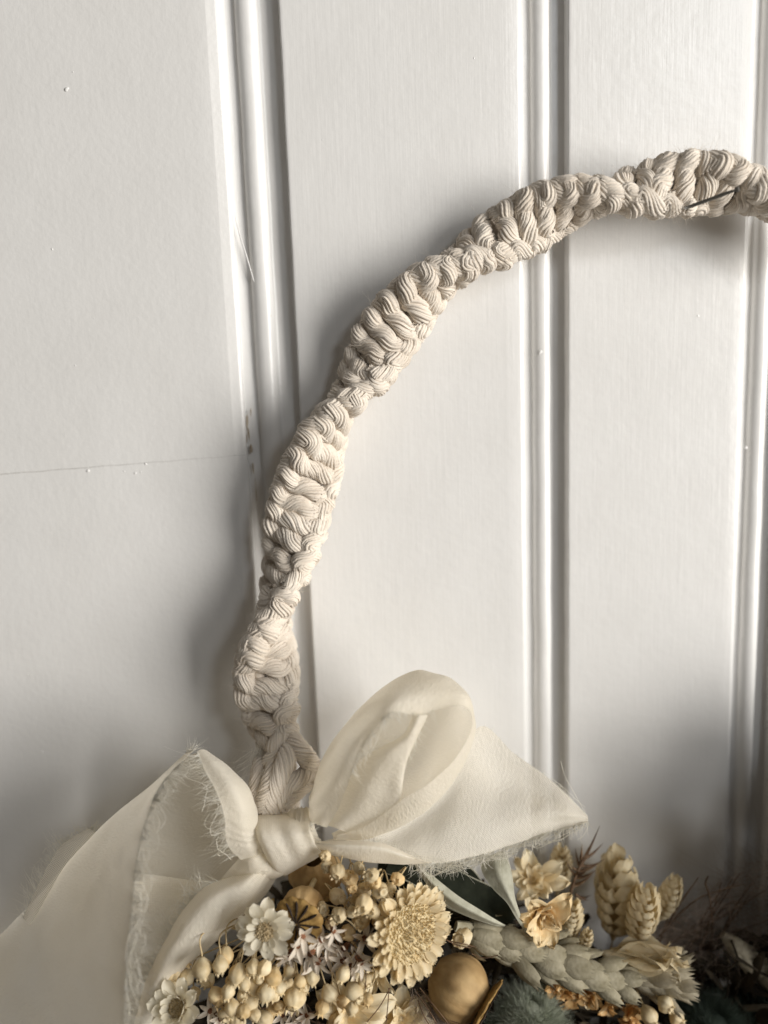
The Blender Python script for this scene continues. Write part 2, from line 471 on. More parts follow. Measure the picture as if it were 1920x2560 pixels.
# a ridge of old paint along the wide lip, and chipped spots that show the wood
fx = x_l1 + lip[0]
mb = MB()
pts = [(584, 530, 0.1), (592, 565, 0.6), (602, 600, 1.0), (610, 625, 1.1), (622, 665, 0.9), (632, 700, 0.4), (638, 720, 0.1)]
A = np.array([W(a, b) for a, b, c in pts]); A[:, 1] = 0.0008
A[:, 1] = [0.0009, 0.0010, 0.0011, 0.0012, 0.0013, 0.0014, 0.0016]
mb.tube(catmull(A, 30), (0.04 + 0.16 * np.sin(np.linspace(0, np.pi, 30))) * MM, 8)
wbuild(mb, 'paint_ridge', M['paint'], wall)
for i, (px, py, sx, sz) in enumerate([(618, 1055, .28, 2.2), (622, 1085, .22, 2.0), (628, 1122, .5, 1.0), (616, 1100, .2, 1.8), (633, 1170, .22, 1.8), (640, 1225, .15, 3.0), (627, 1030, .14, 1.2)]):
    p = W(px, py, -1.2)
    me = blob_mesh(sx, sz, 0.12, i * 2.1 + .4).mesh('paint_chip', M['bare'], True, MM)
    link('paint_chip', me, wall, Matrix.Translation((p.x, 0.0011, p.z)) @ Matrix.Rotation(0.35, 4, 'Z'))

# ================================================================== the knotted cotton hoop
S = 1.1573
path_px = [(655, 2130, 15), (668, 2040, 16), (683, 1960, 16.5), (690, 1890, 16), (678, 1800, 15), (668, 1735, 14), (667, 1643, 12.5), (681, 1555, 11.5), (698, 1485, 11),
           (722, 1390, 10.5), (745, 1285, 10), (780, 1165, 9.5), (820, 1070, 9), (868, 1000, 9), (905, 945, 9), (955, 862, 9), (1010, 785, 9),
           (1065, 725, 9), (1135, 672, 9), (1190, 630, 9.5), (1265, 588, 10), (1345, 545, 10.5), (1430, 508, 11), (1520, 490, 12), (1610, 477, 13),
           (1700, 461, 13.5), (1780, 461, 13.5), (1850, 474, 13), (1920, 496, 12.5), (2000, 540, 12), (2090, 605, 11)]
ctrl = np.array([W(*p) for p in path_px])
dense = catmull(ctrl, 1200)
arc = np.concatenate([[0], np.cumsum(np.linalg.norm(np.diff(dense, axis=0), axis=1))])
LEN = arc[-1]
def s_of(px, py):
    p = np.array(W(px, py, 11)); return arc[np.argmin(np.linalg.norm((dense - p)[:, [0, 2]], axis=1))]
nar = [s_of(690, 1880), s_of(688, 1535), s_of(855, 1015), s_of(1140, 668), s_of(1495, 490), s_of(1885, 480)]
ph_s = [nar[0] - (nar[1] - nar[0])] + nar + [nar[-1] + 0.045]
ph_a = [math.pi * (k - 0.5) for k in range(len(ph_s))]
TAN = norm(np.gradient(dense, axis=0))
def hoop_frame(s):
    s = np.asarray(s, float)
    c = np.stack([np.interp(s, arc, dense[:, k]) for k in range(3)], -1)
    t = norm(np.stack([np.interp(s, arc, TAN[:, k]) for k in range(3)], -1))
    n0 = np.array([0, -1.0, 0]) - t * (t @ np.array([0, -1.0, 0]))[..., None]
    n0 = norm(n0); u0 = np.cross(t, n0)
    a = np.interp(s, ph_s, ph_a)[..., None]
    u = np.cos(a) * u0 - np.sin(a) * n0
    n = np.cos(a) * n0 + np.sin(a) * u0
    return c, t, u, n
def hoop_point(u, n, s):
    c, t, ud, nd = hoop_frame(s)
    return c + ud * np.asarray(u)[..., None] + nd * np.asarray(n)[..., None]

hoop = thing('macrame_hoop', W(668, 2040, 16), 'spiral knotted cream cotton macrame hoop arching up from the ribbon bow', 'wreath hoop')
CR = 2.25 * MM
Wd, Dp, PIT = 5.8 * MM, 2.15 * MM, 4.85 * MM
half = [(0.0, 1.12, 0.0), (0.45, 1.05, 0.03), (0.86, 0.25, 0.18), (1.10, 0.30, 0.45), (1.00, 0.80, 0.78), (1.08, 0.0, 1.08), (0.55, -0.95, 1.06)]
lefth = [(-u, -n, d - 1) for u, n, d in half[:-1]]      # comes off the back pass of the knot before
pass_ctrl = [(-0.45, -1.05, -0.97), (-0.86, -0.25, -0.82), (-1.10, -0.30, -0.55), (-1.10, 0.45, -0.22), (-0.92, 0.92, 0.10), (-0.58, 0.72, 0.14)] + half[:]
pass_ctrl = np.array(pass_ctrl)
def cord(mb, P, R, nz=16):
    """a soft twisted cotton cord: nz yarns laid round a core"""
    P = np.asarray(P, float); n = len(P)
    R = np.broadcast_to(np.asarray(R, float), (n,))
    T = norm(np.gradient(P, axis=0)); N = np.zeros_like(P)
    N[0] = norm(np.cross(T[0], np.array([0.3, 0.2, 1.0])))
    for i in range(1, n):
        v = N[i - 1] - T[i] * np.dot(N[i - 1], T[i]); N[i] = v / max(np.linalg.norm(v), 1e-12)
    B = np.cross(T, N)
    L = np.concatenate([[0], np.cumsum(np.linalg.norm(np.diff(P, axis=0), axis=1))])
    pitch = 15.0 * MM * rng.uniform(0.85, 1.2); ph0 = rng.uniform(0, 6.28)
    sg = 1 if rng.random() < 0.5 else -1
    mb.tube(P, R * 0.89, 12)
    for j in range(nz):
        a = ph0 + 2 * np.pi * (j + 0.15 * rng.normal()) / nz + sg * 2 * np.pi * L / pitch + 0.10 * np.sin(L / (3 * MM) + j)
        rr = R * (0.86 + 0.03 * np.sin(L / (2.2 * MM) + 2.1 * j) + 0.012 * rng.normal())
        Q = P + rr[:, None] * (np.cos(a)[:, None] * N + np.sin(a)[:, None] * B)
        mb.tube(Q, R * (0.175 + 0.016 * rng.normal()), 5, cap=False)
def cord_pass(mb, s0, side, jit):
    p = pass_ctrl.copy(); tilt = 0.42 + 0.10 * rng.normal()
    u, n, d = p[:, 0] * side, p[:, 1] * side, p[:, 2] + tilt * p[:, 0] * np.clip(p[:, 1], -1, 1)
    wloc = Wd * np.interp(s0 / LEN, [0, 0.45, 0.75, 1.0], [1.0, 1.0, 0.84, 0.80])
    pts = np.stack([u * wloc, n * Dp, s0 - d * PIT], -1)
    pts[1:-1] += rng.normal(size=pts[1:-1].shape) * jit
    pts = catmull(pts, 78)
    s = np.clip(pts[:, 2], 0.0, LEN)
    P = hoop_point(pts[:, 0], pts[:, 1], s)
    mid = np.abs(np.linspace(-1, 1, 78))
    cord(mb, P, CR * (1.08 - 0.14 * np.clip(mid * 1.3 - 0.2, 0, 1) + 0.05 * rng.normal()))
nk = int((LEN - 2.2 * PIT) / PIT)
for k in range(nk):
    s0 = 1.1 * PIT + k * PIT + rng.normal() * 0.10 * PIT
    mb = MB()
    cord_pass(mb, s0, 1, 0.18 * MM)
    cord_pass(mb, s0, -1, 0.18 * MM)
    wbuild(mb, 'knot', M['cotton'], hoop)
mb = MB()
ss = np.linspace(0, LEN, 260)
for uu in (-1.9, 1.9):
    mb.tube(hoop_point(np.full(260, uu * MM), np.zeros(260), ss), 1.8 * MM, 14)
wbuild(mb, 'core_cord', M['cotton'], hoop)
# loose fibres standing off the cords
n = 6000
s = rng.uniform(0.03 * LEN, LEN, n); a = rng.uniform(0, 2 * np.pi, n)
u, v = np.cos(a) * (Wd + CR), np.sin(a) * (Dp + CR * 1.05)
P = hoop_point(u * 0.93, v * 0.93, s); C0 = hoop_frame(s)[0]
mb = MB(); mb.hairs(P, norm(P - C0) + rng.normal(size=(n, 3)) * 0.7, rng.uniform(0.6, 2.3, n) * MM, 0.034 * MM, 0.7)
fz = wbuild(mb, 'fuzz', M['cotton'], hoop); fz['kind'] = 'stuff'
# cord ends tied off above the bow
def px_path(pts, n=60): return catmull(np.array([W(*p) for p in pts]), n)
for pts, r in (([(722, 1838, 19), (744, 1868, 23), (775, 1905, 23), (800, 1955, 18)], 2.5), ([(652, 1905, 20), (646, 1945, 25), (640, 1985, 26), (636, 2060, 25)], 2.2),
               ([(726, 1850, 19), (718, 1890, 25), (702, 1935, 28), (682, 1985, 28), (668, 2040, 26)], 2.4), ([(690, 1890, 20), (684, 1930, 26), (670, 1970, 28), (656, 2020, 27)], 2.3),
               ([(782, 1918, 22), (752, 1945, 25), (718, 1965, 27), (690, 2010, 27), (676, 2060, 25)], 2.3), ([(770, 1955, 20), (735, 1985, 24), (705, 2010, 25)], 2.2)):
    mb = MB(); cord(mb, px_path(pts), r * MM); wbuild(mb, 'cord_end', M['cotton'], hoop)
mb = MB()
for (x0, y0, h0, dx, dy, nn, ln) in ((668, 1955, 27, 0.2, -0.8, 60, 6), (690, 1950, 27, 0.5, -0.7, 40, 5), (645, 1880, 20, -0.45, -0.9, 70, 9), (640, 1960, 25, -0.5, -0.8, 40, 7)):
    P0 = np.array([W(x0 + rng.normal() * 10, y0 + rng.normal() * 14, h0) for _ in range(nn)])
    D = np.array([dx, -0.3, dy]) + rng.normal(size=(nn, 3)) * 0.35
    mb.hairs(P0, D, rng.uniform(0.5, 1.1, nn) * ln * MM, 0.05 * MM, 0.35, 5)
wbuild(mb, 'frayed_end', M['thread'], hoop)['kind'] = 'stuff'

# the pin the hoop hangs on
nail = thing('hanging_pin', W(1712, 520, 10), 'thin dark metal pin stuck through the hoop at its top', 'pin')
mb = MB(); a, b = np.array(W(1712, 521, 17)), np.array(W(1842, 474, 24))
mb.tube(np.array([a + (b - a) * t for t in np.linspace(0, 1, 8)]), np.array([0.35, 0.42, 0.42, 0.42, 0.42, 0.42, 0.40, 0.2]) * MM, 12)
wbuild(mb, 'shank', M['metal'], nail)
mb = MB(); q = np.array([b + (b - a) / np.linalg.norm(b - a) * t * MM for t in (-0.2, 0.1, 0.5, 0.65)])
mb.tube(q, np.array([0.4, 0.62, 0.6, 0.2]) * MM, 12); wbuild(mb, 'head', M['metal'], nail)

# ================================================================== the ribbon bow
bow = thing('ribbon_bow', R6(220, 900, 26), 'cream chiffon ribbon bow with frayed edges tied round the hoop', 'ribbon bow')
def loft(ctrl, na, nb, wrinkle=0.0, knot=None, seed=0.0, freq=0.45):
    C = np.asarray(ctrl, float)
    A = catmull(C, na)
    G = np.swapaxes(catmull(np.swapaxes(A, 0, 1), nb), 0, 1)
    N = norm(np.cross(np.gradient(G, axis=0), np.gradient(G, axis=1)))
    amp = 0.25 * MM * snoise(G * 140, seed) + 0.10 * MM * snoise(G * 420, seed + 5)
    if knot is not None:                                    # gathers that radiate from the knot
        v = G - np.asarray(knot); dist = np.linalg.norm(v, axis=-1)
        ang = np.arctan2(v[..., 2], v[..., 0])
        amp = amp + wrinkle * MM * np.sin(ang * 26 + 3 * np.sin(ang * 7 + seed)) * np.exp(-dist / (11 * MM)) * np.clip(dist / (3 * MM), 0, 1)
    return G + N * amp[..., None]
def cloth(G, name, parent=bow, mat='chiffon'):
    mb = MB(); mb.grid(G); return wbuild(mb, name, M[mat], parent)
def fray(parent, edge, inner, n, length, lo=0.0, hi=1.0, bias=(0, 0, 0), curl=0.28, bundles=0, rad=0.055):
    """loose threads off a torn edge; edge, inner: (k,3) arrays along the edge and one step inside the cloth"""
    k = len(edge)
    t = np.sort(rng.uniform(lo, hi, n)) * (k - 1); i = np.minimum(t.astype(int), k - 2); f = (t - i)[:, None]
    P = edge[i] * (1 - f) + edge[i + 1] * f
    D = norm(norm(edge[i] - inner[i]) + np.asarray(bias))
    T = norm(edge[i + 1] - edge[i])
    wave = np.sin(t * 0.9 + 2 * np.sin(t * 0.23))[:, None] * 0.30
    mb = MB()
    ln = length * (0.55 + 0.45 * np.abs(np.sin(t * 0.31 + 1.3 * np.sin(t * 0.11)))) * rng.uniform(0.6, 1.15, n)
    mb.hairs(P - D * 0.3 * MM, D + T * wave + rng.normal(size=(n, 3)) * 0.13, (ln + 0.3) * MM, rad * MM, curl, 5)
    # weft threads that have slipped off and run along the edge
    for b in range(bundles):
        a0 = rng.uniform(lo, hi - 0.25 * (hi - lo)); a1 = a0 + rng.uniform(0.12, 0.4) * (hi - lo)
        tt = np.linspace(a0, min(a1, hi), 26) * (k - 1); ii = np.minimum(tt.astype(int), k - 2)
        out = length * rng.uniform(0.25, 0.95) * MM
        Q = edge[ii] + (norm(edge[ii] - inner[ii] + 1e-9) + np.asarray(bias) * 0.6) * (out * (0.6 + 0.4 * np.sin(tt * 0.35 + b))[:, None])
        Q = Q + np.cumsum(rng.normal(size=Q.shape), 0) * 0.10 * MM
        Q = catmull(Q[::3], 40)
        mb.tube(Q, rad * 0.9 * MM, 3)
    o = wbuild(mb, 'frayed_edge', M['thread'], parent); o['kind'] = 'stuff'
    return o
KN = R6(220, 850, 34)

# left loop, seen into its open side
L = [[(850, 1036, 35), (870, 1026, 34), (892, 1032, 32), (880, 1048, 29), (850, 1045, 28), (815, 1050, 28)],
     [(880, 1110, 39), (938, 1088, 38), (988, 1098, 32), (960, 1130, 26), (860, 1150, 23), (700, 1160, 23)],
     [(935, 1215, 43), (1015, 1187, 42), (1077, 1190, 34), (1040, 1235, 26), (850, 1275, 20), (600, 1290, 20)],
     [(970, 1325, 44), (1055, 1290, 43), (1108, 1290, 35), (1070, 1345, 26), (850, 1400, 19), (540, 1440, 19)],
     [(978, 1430, 42), (1062, 1400, 42), (1113, 1390, 36), (1085, 1440, 28), (860, 1520, 21), (520, 1590, 21)],
     [(1040, 1500, 38), (1090, 1475, 39), (1119, 1465, 36), (1105, 1490, 31), (900, 1605, 26), (530, 1720, 25)],
     [(1100, 1525, 35), (1115, 1515, 36), (1126, 1508, 35), (1120, 1515, 32), (1080, 1545, 31), (760, 1700, 28)]]
G = loft([[Z3(*p) for p in r] for r in L], 70, 64, 0.5, KN, 1.0)
left_loop = cloth(G, 'loop')
left_loop['label'] = 'open left loop with a frayed inner edge'
fray(left_loop, G[:, 0], G[:, 3], 260, 4.2, 0.02, 0.80, (-0.5, -0.1, -0.25), 0.35, 6)
# front tail that hangs down to the left, nearest the camera
T1 = [(835, 1030, 800, 1040, 35, 32), (748, 1115, 712, 1122, 40, 33), (692, 1190, 620, 1205, 44, 33), (648, 1290, 500, 1300, 48, 33),
      (607, 1440, 362, 1435, 53, 32), (580, 1600, 212, 1605, 57, 30), (561, 1780, 58, 1770, 60, 27), (548, 1960, -110, 1955, 62, 25),
      (538, 2140, -290, 2160, 63, 24), (525, 2420, -470, 2460, 64, 24)]
C = []
for (ex, ey, lx, ly, he, hl) in T1:
    w = min(1.0, abs(ex - lx) / 300.0)
    C.append([Z3(ex, ey, he), Z3(ex * .68 + lx * .32, ey * .68 + ly * .32, he * .68 + hl * .32 + 1.2 * w), Z3(ex * .3 + lx * .7, ey * .3 + ly * .7, he * .3 + hl * .7 + 2.0 * w),
              Z3(lx + 4, ly, hl), Z3(lx + 40 * w + 6, ly + 20 * w, hl - 8 * w), Z3(lx + 170 * w, ly + 90 * w, hl - 15 * w)])
G = loft(C, 90, 46, 0, None, 2.0)
tail = cloth(G, 'tail'); tail['label'] = 'broad tail hanging down to the left in front'
fray(left_loop, G[0, :], G[3, :], 40, 2.4, 0, 1, (0.2, -0.2, 0.4), 0.6, 2)
fray(tail, G[:, 0], G[:, 3], 620, 5.6, 0.06, 0.97, (0.5, 0.15, -0.35), 0.22, 16)
# sheer torn edge that peeps out behind the front tail
C = [[Z3(430, 1400, 30), Z3(405, 1375, 30), Z3(385, 1365, 29)], [Z3(350, 1500, 31), Z3(305, 1455, 31), Z3(262, 1440, 30)],
     [Z3(250, 1650, 33), Z3(210, 1610, 33), Z3(178, 1580, 32)], [Z3(130, 1790, 34), Z3(110, 1770, 34), Z3(95, 1755, 33)]]
G = loft(C, 30, 14, 0, None, 3.0)
hem = cloth(G, 'hem', bow, 'chiffon_hem')
fray(hem, G[:, -1], G[:, -5], 170, 3.6, 0.0, 1.0, (0, 0, 0.5), 0.3, 4)
fray(hem, G[0, :], G[4, :], 50, 3.2, 0.0, 1.0, (0.3, 0, 0.6), 0.3, 1)
# second tail running down under the flowers
T2 = [(1125, 1500, 1185, 1560, 35), (1010, 1572, 1120, 1665, 38), (890, 1622, 1015, 1770, 41), (800, 1708, 905, 1865, 42), (722, 1830, 815, 1955, 42),
      (657, 1960, 745, 2062, 42), (610, 2085, 690, 2175, 42), (570, 2230, 640, 2310, 42)]
C = [[Z3(a, b, h - 3), Z3(a * .7 + c * .3, b * .7 + d * .3, h + 1.5), Z3(a * .3 + c * .7, b * .3 + d * .7, h + 1), Z3(c, d, h - 4), Z3(c + 25, d - 5, h - 11)] for a, b, c, d, h in T2]
G = loft(C, 70, 30, 0.5, KN, 4.0)
t2 = cloth(G, 'tail'); t2['label'] = 'narrow tail running down behind the flowers'
fray(t2, G[:, 0], G[:, 3], 330, 5.0, 0.22, 0.95, (-0.7, 0.0, 0.6), 0.25, 8)
C = [[Z3(480, 1540, 29), Z3(680, 1570, 29), Z3(900, 1600, 29)], [Z3(480, 1750, 32), Z3(610, 1770, 33), Z3(790, 1730, 34)], [Z3(470, 1950, 34), Z3(560, 1970, 35), Z3(690, 1930, 36)], [Z3(470, 2280, 36), Z3(540, 2280, 36), Z3(620, 2200, 36)]]
cloth(loft(C, 30, 20, 0, None, 4.5), 'inner_fold')
# right loop
R = [[(305, 770, 30), (315, 765, 33), (340, 765, 36), (370, 775, 38), (400, 790, 38)],
     [(330, 615, 28), (338, 615, 33), (365, 630, 38), (405, 665, 41), (450, 710, 42)],
     [(382, 470, 27), (390, 465, 33), (420, 480, 40), (460, 520, 44), (505, 570, 45)],
     [(478, 328, 26), (486, 320, 33), (505, 345, 41), (530, 390, 46), (555, 440, 47)],
     [(598, 198, 26), (605, 190, 32), (615, 225, 41), (620, 275, 46), (625, 325, 48)],
     [(718, 108, 25), (724, 100, 31), (724, 140, 40), (716, 200, 46), (705, 262, 48)],
     [(820, 90, 23), (838, 62, 30), (846, 100, 39), (842, 175, 45), (825, 272, 47)],
     [(740, 220, 18), (915, 125, 25), (958, 96, 35), (950, 160, 43), (925, 242, 46)],
     [(590, 310, 14), (930, 230, 22), (1035, 180, 34), (1045, 178, 41), (1002, 228, 45)],
     [(535, 400, 13), (900, 340, 21), (1062, 290, 33), (1086, 288, 40), (1066, 264, 44)],
     [(515, 490, 13), (850, 430, 21), (1048, 395, 33), (1078, 380, 41), (1062, 350, 45)],
     [(500, 570, 14), (800, 520, 22), (960, 525, 34), (1000, 560, 42), (985, 482, 47)],
     [(500, 650, 17), (740, 600, 26), (850, 640, 36), (884, 690, 43), (862, 592, 48)],
     [(560, 690, 24), (660, 680, 31), (728, 730, 38), (745, 785, 43), (752, 660, 46)],
     [(520, 770, 30), (545, 785, 34), (568, 805, 38), (575, 842, 40), (600, 772, 42)],
     [(420, 815, 32), (425, 825, 34), (430, 835, 36), (436, 852, 37), (450, 825, 38)]]
G = loft([[R6(*p) for p in r] for r in R], 120, 40, 0.7, KN, 5.0)
rl = cloth(G, 'loop'); rl['label'] = 'raised right loop standing up beside the knot'
fray(rl, G[16:54, -1], G[16:54, -4], 120, 3.0, 0.0, 1.0, (0.5, -0.1, -0.6), 0.3, 5)
SL = [(370, 770, 35), (450, 660, 38), (510, 560, 41), (560, 470, 43.5), (650, 420, 46), (750, 365, 47.5), (795, 275, 47)]
SR = [(560, 838, 39), (690, 775, 43), (738, 665, 45), (748, 575, 46), (765, 475, 47), (805, 385, 47.5), (862, 272, 47.5)]
C = [[R6(*a), R6(a[0] * .65 + b[0] * .35, a[1] * .65 + b[1] * .35, (a[2] + b[2]) / 2 + 1.5), R6(a[0] * .3 + b[0] * .7, a[1] * .3 + b[1] * .7, (a[2] + b[2]) / 2 + 1.5), R6(*b), R6(b[0] + 3, b[1] + 4, b[2] - 4)] for a, b in zip(SL, SR)]
G = loft(C, 60, 24, 0.7, KN, 6.0)
st = cloth(G, 'inner_fold')
fray(st, G[:, 0], G[:, 3], 60, 1.6, 0.1, 0.9, (-0.4, -0.2, 0.3), 0.4, 5)
fray(st, G[:, -2], G[:, -6], 26, 2.6, 0.6, 1.0, (0.5, -0.1, -0.6), 0.5, 2)
# right tail
TU = [(385, 850, 34), (560, 790, 29), (800, 640, 24), (1000, 440, 20), (1120, 322, 18), (1260, 446, 19), (1400, 545, 21), (1510, 640, 23), (1604, 738, 24)]
TL = [(420, 905, 35), (520, 930, 37), (680, 945, 36), (820, 948, 34), (930, 955, 33), (1090, 922, 31), (1260, 868, 29), (1420, 815, 28), (1606, 766, 26)]
C = []
for i, (a, b) in enumerate(zip(TU, TL)):
    C.append([R6(*a)] + [R6(a[0] * (1 - q) + b[0] * q, a[1] * (1 - q) + b[1] * q, a[2] * (1 - q) + b[2] * q + 2.2 * math.sin(q * 5 + i * 0.8) * (0.4 if i in (0, 8) else 1)) for q in (.25, .5, .75)] + [R6(*b)])
G = loft(C, 90, 50, 0.5, KN, 7.0)
rt = cloth(G, 'tail', bow, 'chiffon_sheer'); rt['label'] = 'sheer tail spread out to the right'
fray(rt, G[:, -1], G[:, -5], 620, 2.8, 0.34, 1.0, (0.15, -0.6, -0.35), 0.5, 34, 0.085)
fray(rt, G[:, 0], G[:, 4], 60, 0.8, 0.5, 1.0, (0, 0, 0.2), 0.5, 2)
mb = MB()
for pts in ([(1598, 735, 25), (1545, 640, 27), (1500, 560, 29), (1478, 485, 30)], [(1600, 745, 25), (1602, 790, 27), (1580, 830, 28), (1555, 848, 28)], [(770, 500, 47), (800, 450, 50), (812, 400, 51), (800, 355, 49)]):
    mb.tube(catmull(np.array([R6(*p) for p in pts]), 30), 0.06 * MM, 4)
wbuild(mb, 'frayed_edge', M['thread'], rt)['kind'] = 'stuff'
# turned-up lower fold of the right tail
FU = [(330, 850, 38), (440, 850, 41), (560, 850, 42), (660, 862, 42), (760, 905, 41), (870, 950, 37)]
FL = [(350, 880, 37), (430, 918, 39), (560, 942, 40), (680, 955, 39.5), (780, 960, 39), (880, 956, 36)]
C = [[R6(*a), R6(a[0] * .6 + b[0] * .4, a[1] * .6 + b[1] * .4, a[2] + 2), R6(*b), R6(b[0], b[1] - 12, b[2] - 6)] for a, b in zip(FU, FL)]
G = loft(C, 50, 18, 0.5, KN, 8.0)
fo = cloth(G, 'lower_fold')
fray(fo, G[:, 0], G[:, 3], 110, 1.8, 0.4, 1.0, (0.2, -0.1, 0.2), 0.5, 7)
# the knot that holds it
KL = [(92, 725, 24), (76, 752, 34), (82, 820, 40), (122, 905, 41), (172, 985, 37), (215, 1010, 28)]
KR = [(300, 715, 24), (322, 745, 34), (330, 805, 40), (350, 862, 40), (378, 905, 37), (392, 912, 28)]
C = [[R6(a[0] - 4, a[1] + 8, a[2] - 8)] + [R6(a[0] * (1 - q) + b[0] * q, a[1] * (1 - q) + b[1] * q, a[2] * (1 - q) + b[2] * q + w_) for q, w_ in ((0, 0), (.22, 0.7), (.42, 0.1), (.62, 0.9), (.82, 0.3), (1, 0))] + [R6(b[0] + 4, b[1] + 6, b[2] - 8)] for a, b in zip(KL, KR)]
G = loft(C, 46, 50, 0, None, 9.0)
kn = cloth(G, 'knot')
fray(kn, G[10:20, -8], G[10:20, -12], 40, 2.4, 0, 1, (0.4, -0.3, 0.6), 0.6, 4)
# crumpled cloth gathered just left of the knot and behind it
C = [[R6(60, 860, 38), R6(95, 900, 37), R6(130, 920, 36)], [R6(20, 905, 38), R6(70, 950, 39), R6(150, 960, 37)], [R6(-30, 960, 36), R6(60, 1010, 38), R6(200, 1005, 34)], [R6(-90, 1030, 33), R6(0, 1070, 33), R6(120, 1040, 30)]]
G = loft(C, 30, 24, 0.6, KN, 10.0); cloth(G, 'gather')
C = [[R6(150, 760, 28), R6(250, 700, 29), R6(330, 700, 28)], [R6(180, 800, 34), R6(260, 760, 36), R6(340, 750, 35)], [R6(220, 850, 36), R6(290, 830, 38), R6(360, 830, 37)], [R6(250, 900, 33), R6(330, 890, 34), R6(420, 880, 34)]]
G = loft(C, 24, 24, 0.7, KN, 11.0); cloth(G, 'gather')

# ================================================================== dried flowers
def petal_me(name, L, Wm, mat, cup=0.2, lift=0.15, sharp=1.0, notch=0.0, nu=9, nv=6, curl=0.0, ribs=0.0, seed=0.0, blunt=0.65, ruff=0.0):
    """petal along +y from the origin, facing +z"""
    u = np.linspace(0, 1, nu)[:, None]; v = np.linspace(-1, 1, nv)[None, :]
    w = Wm * 0.5 * np.sin(np.pi * np.clip(u * 0.93 + 0.07, 0, 1) ** sharp) ** blunt
    x = v * w
    y = u * L - notch * L * np.abs(v) ** 2 * (u > 0.9) + 0.03 * L * np.sin(v * 5 + seed) * u
    z = cup * Wm * (v ** 2) * np.sin(np.pi * u) + lift * L * u ** 1.6 - curl * L * u ** 4 + ribs * np.sin(v * 9) * Wm * u
    z = z + 0.03 * L * np.sin(3 * u + 2 * v + seed * 3) + ruff * L * u * (np.sin(6 * u + 4 * v + seed) * np.abs(v) + 0.5 * np.sin(9 * v + 2 * seed + 5 * u))
    y = y + ruff * L * 0.6 * (u > 0.85) * np.sin(7 * v + seed)
    mb = MB(); mb.grid(np.stack([x + 0 * y, y + 0 * x, z + 0 * x], -1))
    return mb.mesh(name, mat, True, MM)

def ring(parent, mes, n, tilt, r0=0.0, z=0.0, phase=0.0, name='petal', jt=0.12, sc=(0.85, 1.12), skip=()):
    for i in range(n):
        if i in skip: continue
        a = phase + 2 * math.pi * i / n + random.uniform(-jt, jt)
        b = Matrix.Rotation(a, 4, 'Z') @ Matrix.Translation((0, r0 * MM, z * MM)) @ Matrix.Rotation(tilt + random.uniform(-jt, jt), 4, 'X') @ Matrix.Scale(random.uniform(*sc), 4)
        link(name, random.choice(mes), parent, b)

def disc_me(R, hgt, n, r, mat, name='disc', spike=0.0):
    """domed disc of many small florets"""
    mb = MB()
    mb.lathe([(0.01, hgt * 0.75), (R * 0.5, hgt * 0.62), (R * 0.85, hgt * 0.3), (R * 0.97, 0.0), (R * 0.5, -0.4)], 20)
    for i in range(n):
        q = math.sqrt((i + 0.5) / n); a = i * 2.39996
        c = np.array([R * q * math.cos(a), R * q * math.sin(a), hgt * 0.78 * (1 - q ** 2)])
        rr = r * random.uniform(0.7, 1.25)
        d = norm(np.array([c[0] * 0.5, c[1] * 0.5, R * 0.7]) + rng.normal(size=3) * 0.2 * R)
        hh = rr * (1.6 + spike * random.uniform(0.4, 1.3))
        mb.tube(np.array([c, c + d * hh * 0.5, c + d * hh]), np.array([rr * 0.8, rr, rr * (0.55 if spike == 0 else 0.25)]), 5)
    return mb.mesh(name, mat, True, MM)

# ---- white everlasting daisies
def daisy(px, py, h, d, roll, label, s=1.0, closed=0.0):
    o = thing_at('daisy', W(px, py, h), d, roll, label, 'daisy', None, s)
    pm = [petal_me('petal', 5.6, 3.5, M['daisy'], 0.18, 0.05, 1.5, 0.0, 12, 7, curl=0.06 * k, seed=k, blunt=0.5) for k in range(3)]
    ring(o, pm, 9, 0.12 + closed, 2.1, 0.0, 0.1)
    ring(o, pm, 8, -0.10 + closed, 2.0, -0.6, 0.45, sc=(0.95, 1.2))
    sm = [petal_me('petal', 3.4, 2.4, M['daisy'], 0.2, 0.25, 1.5, 0.0, 12, 7, seed=k + 5, blunt=0.5) for k in range(2)]
    ring(o, sm, 9, 0.35 + closed, 2.0, 0.4, 0.2)
    link('disc', disc_me(2.9, 1.5, 110, 0.20, M['daisy_disc'], spike=2.2), o)
    mb = MB(); mb.tube(np.array([[0, 0, -0.5], [0.3, 0.5, -5], [0, 2, -12.0]]), 0.45, 6); link('stem', mb.mesh('stem', M['stem'], True, MM), o)
    return o
daisy(662, 2326, 48, (-0.10, -1, 0.12), 0.3, 'white daisy with a tan bristly centre beside the black-striped seed pod', 0.88)
daisy(444, 2520, 46, (-0.25, -0.8, 0.55), 1.0, 'half closed white daisy at the bottom edge beside the ribbon', 0.92, 0.55)

# ---- big cream everlasting flower
def everlasting(px, py, h, d, roll, label, s=1.0):
    o = thing_at('strawflower', W(px, py, h), d, roll, label, 'flower', None, s)
    pm = [petal_me('petal', 5.4, 3.1, M['straw'], 0.25, 0.10, 1.0, 0.12, seed=k, ribs=0.03) for k in range(3)]
    ring(o, pm, 26, 0.02, 7.2, 0.0, 0, sc=(0.8, 1.05))
    ring(o, pm, 24, 0.30, 6.8, 0.5, 0.13, sc=(0.65, 0.9))
    ring(o, pm, 20, 0.55, 6.6, 0.9, 0.2, sc=(0.45, 0.7))
    ring(o, pm, 16, -0.30, 5.2, -0.8, 0.2, sc=(0.9, 1.15))
    link('disc', disc_me(8.0, 2.6, 520, 0.36, M['straw_disc'], spike=0.9), o)
    mb = MB(); mb.lathe([(0.6, -5), (3.5, -3.2), (5.6, -1.0), (5.4, 0)], 16); link('calyx', mb.mesh('calyx', M['straw'], True, MM), o)
    return o
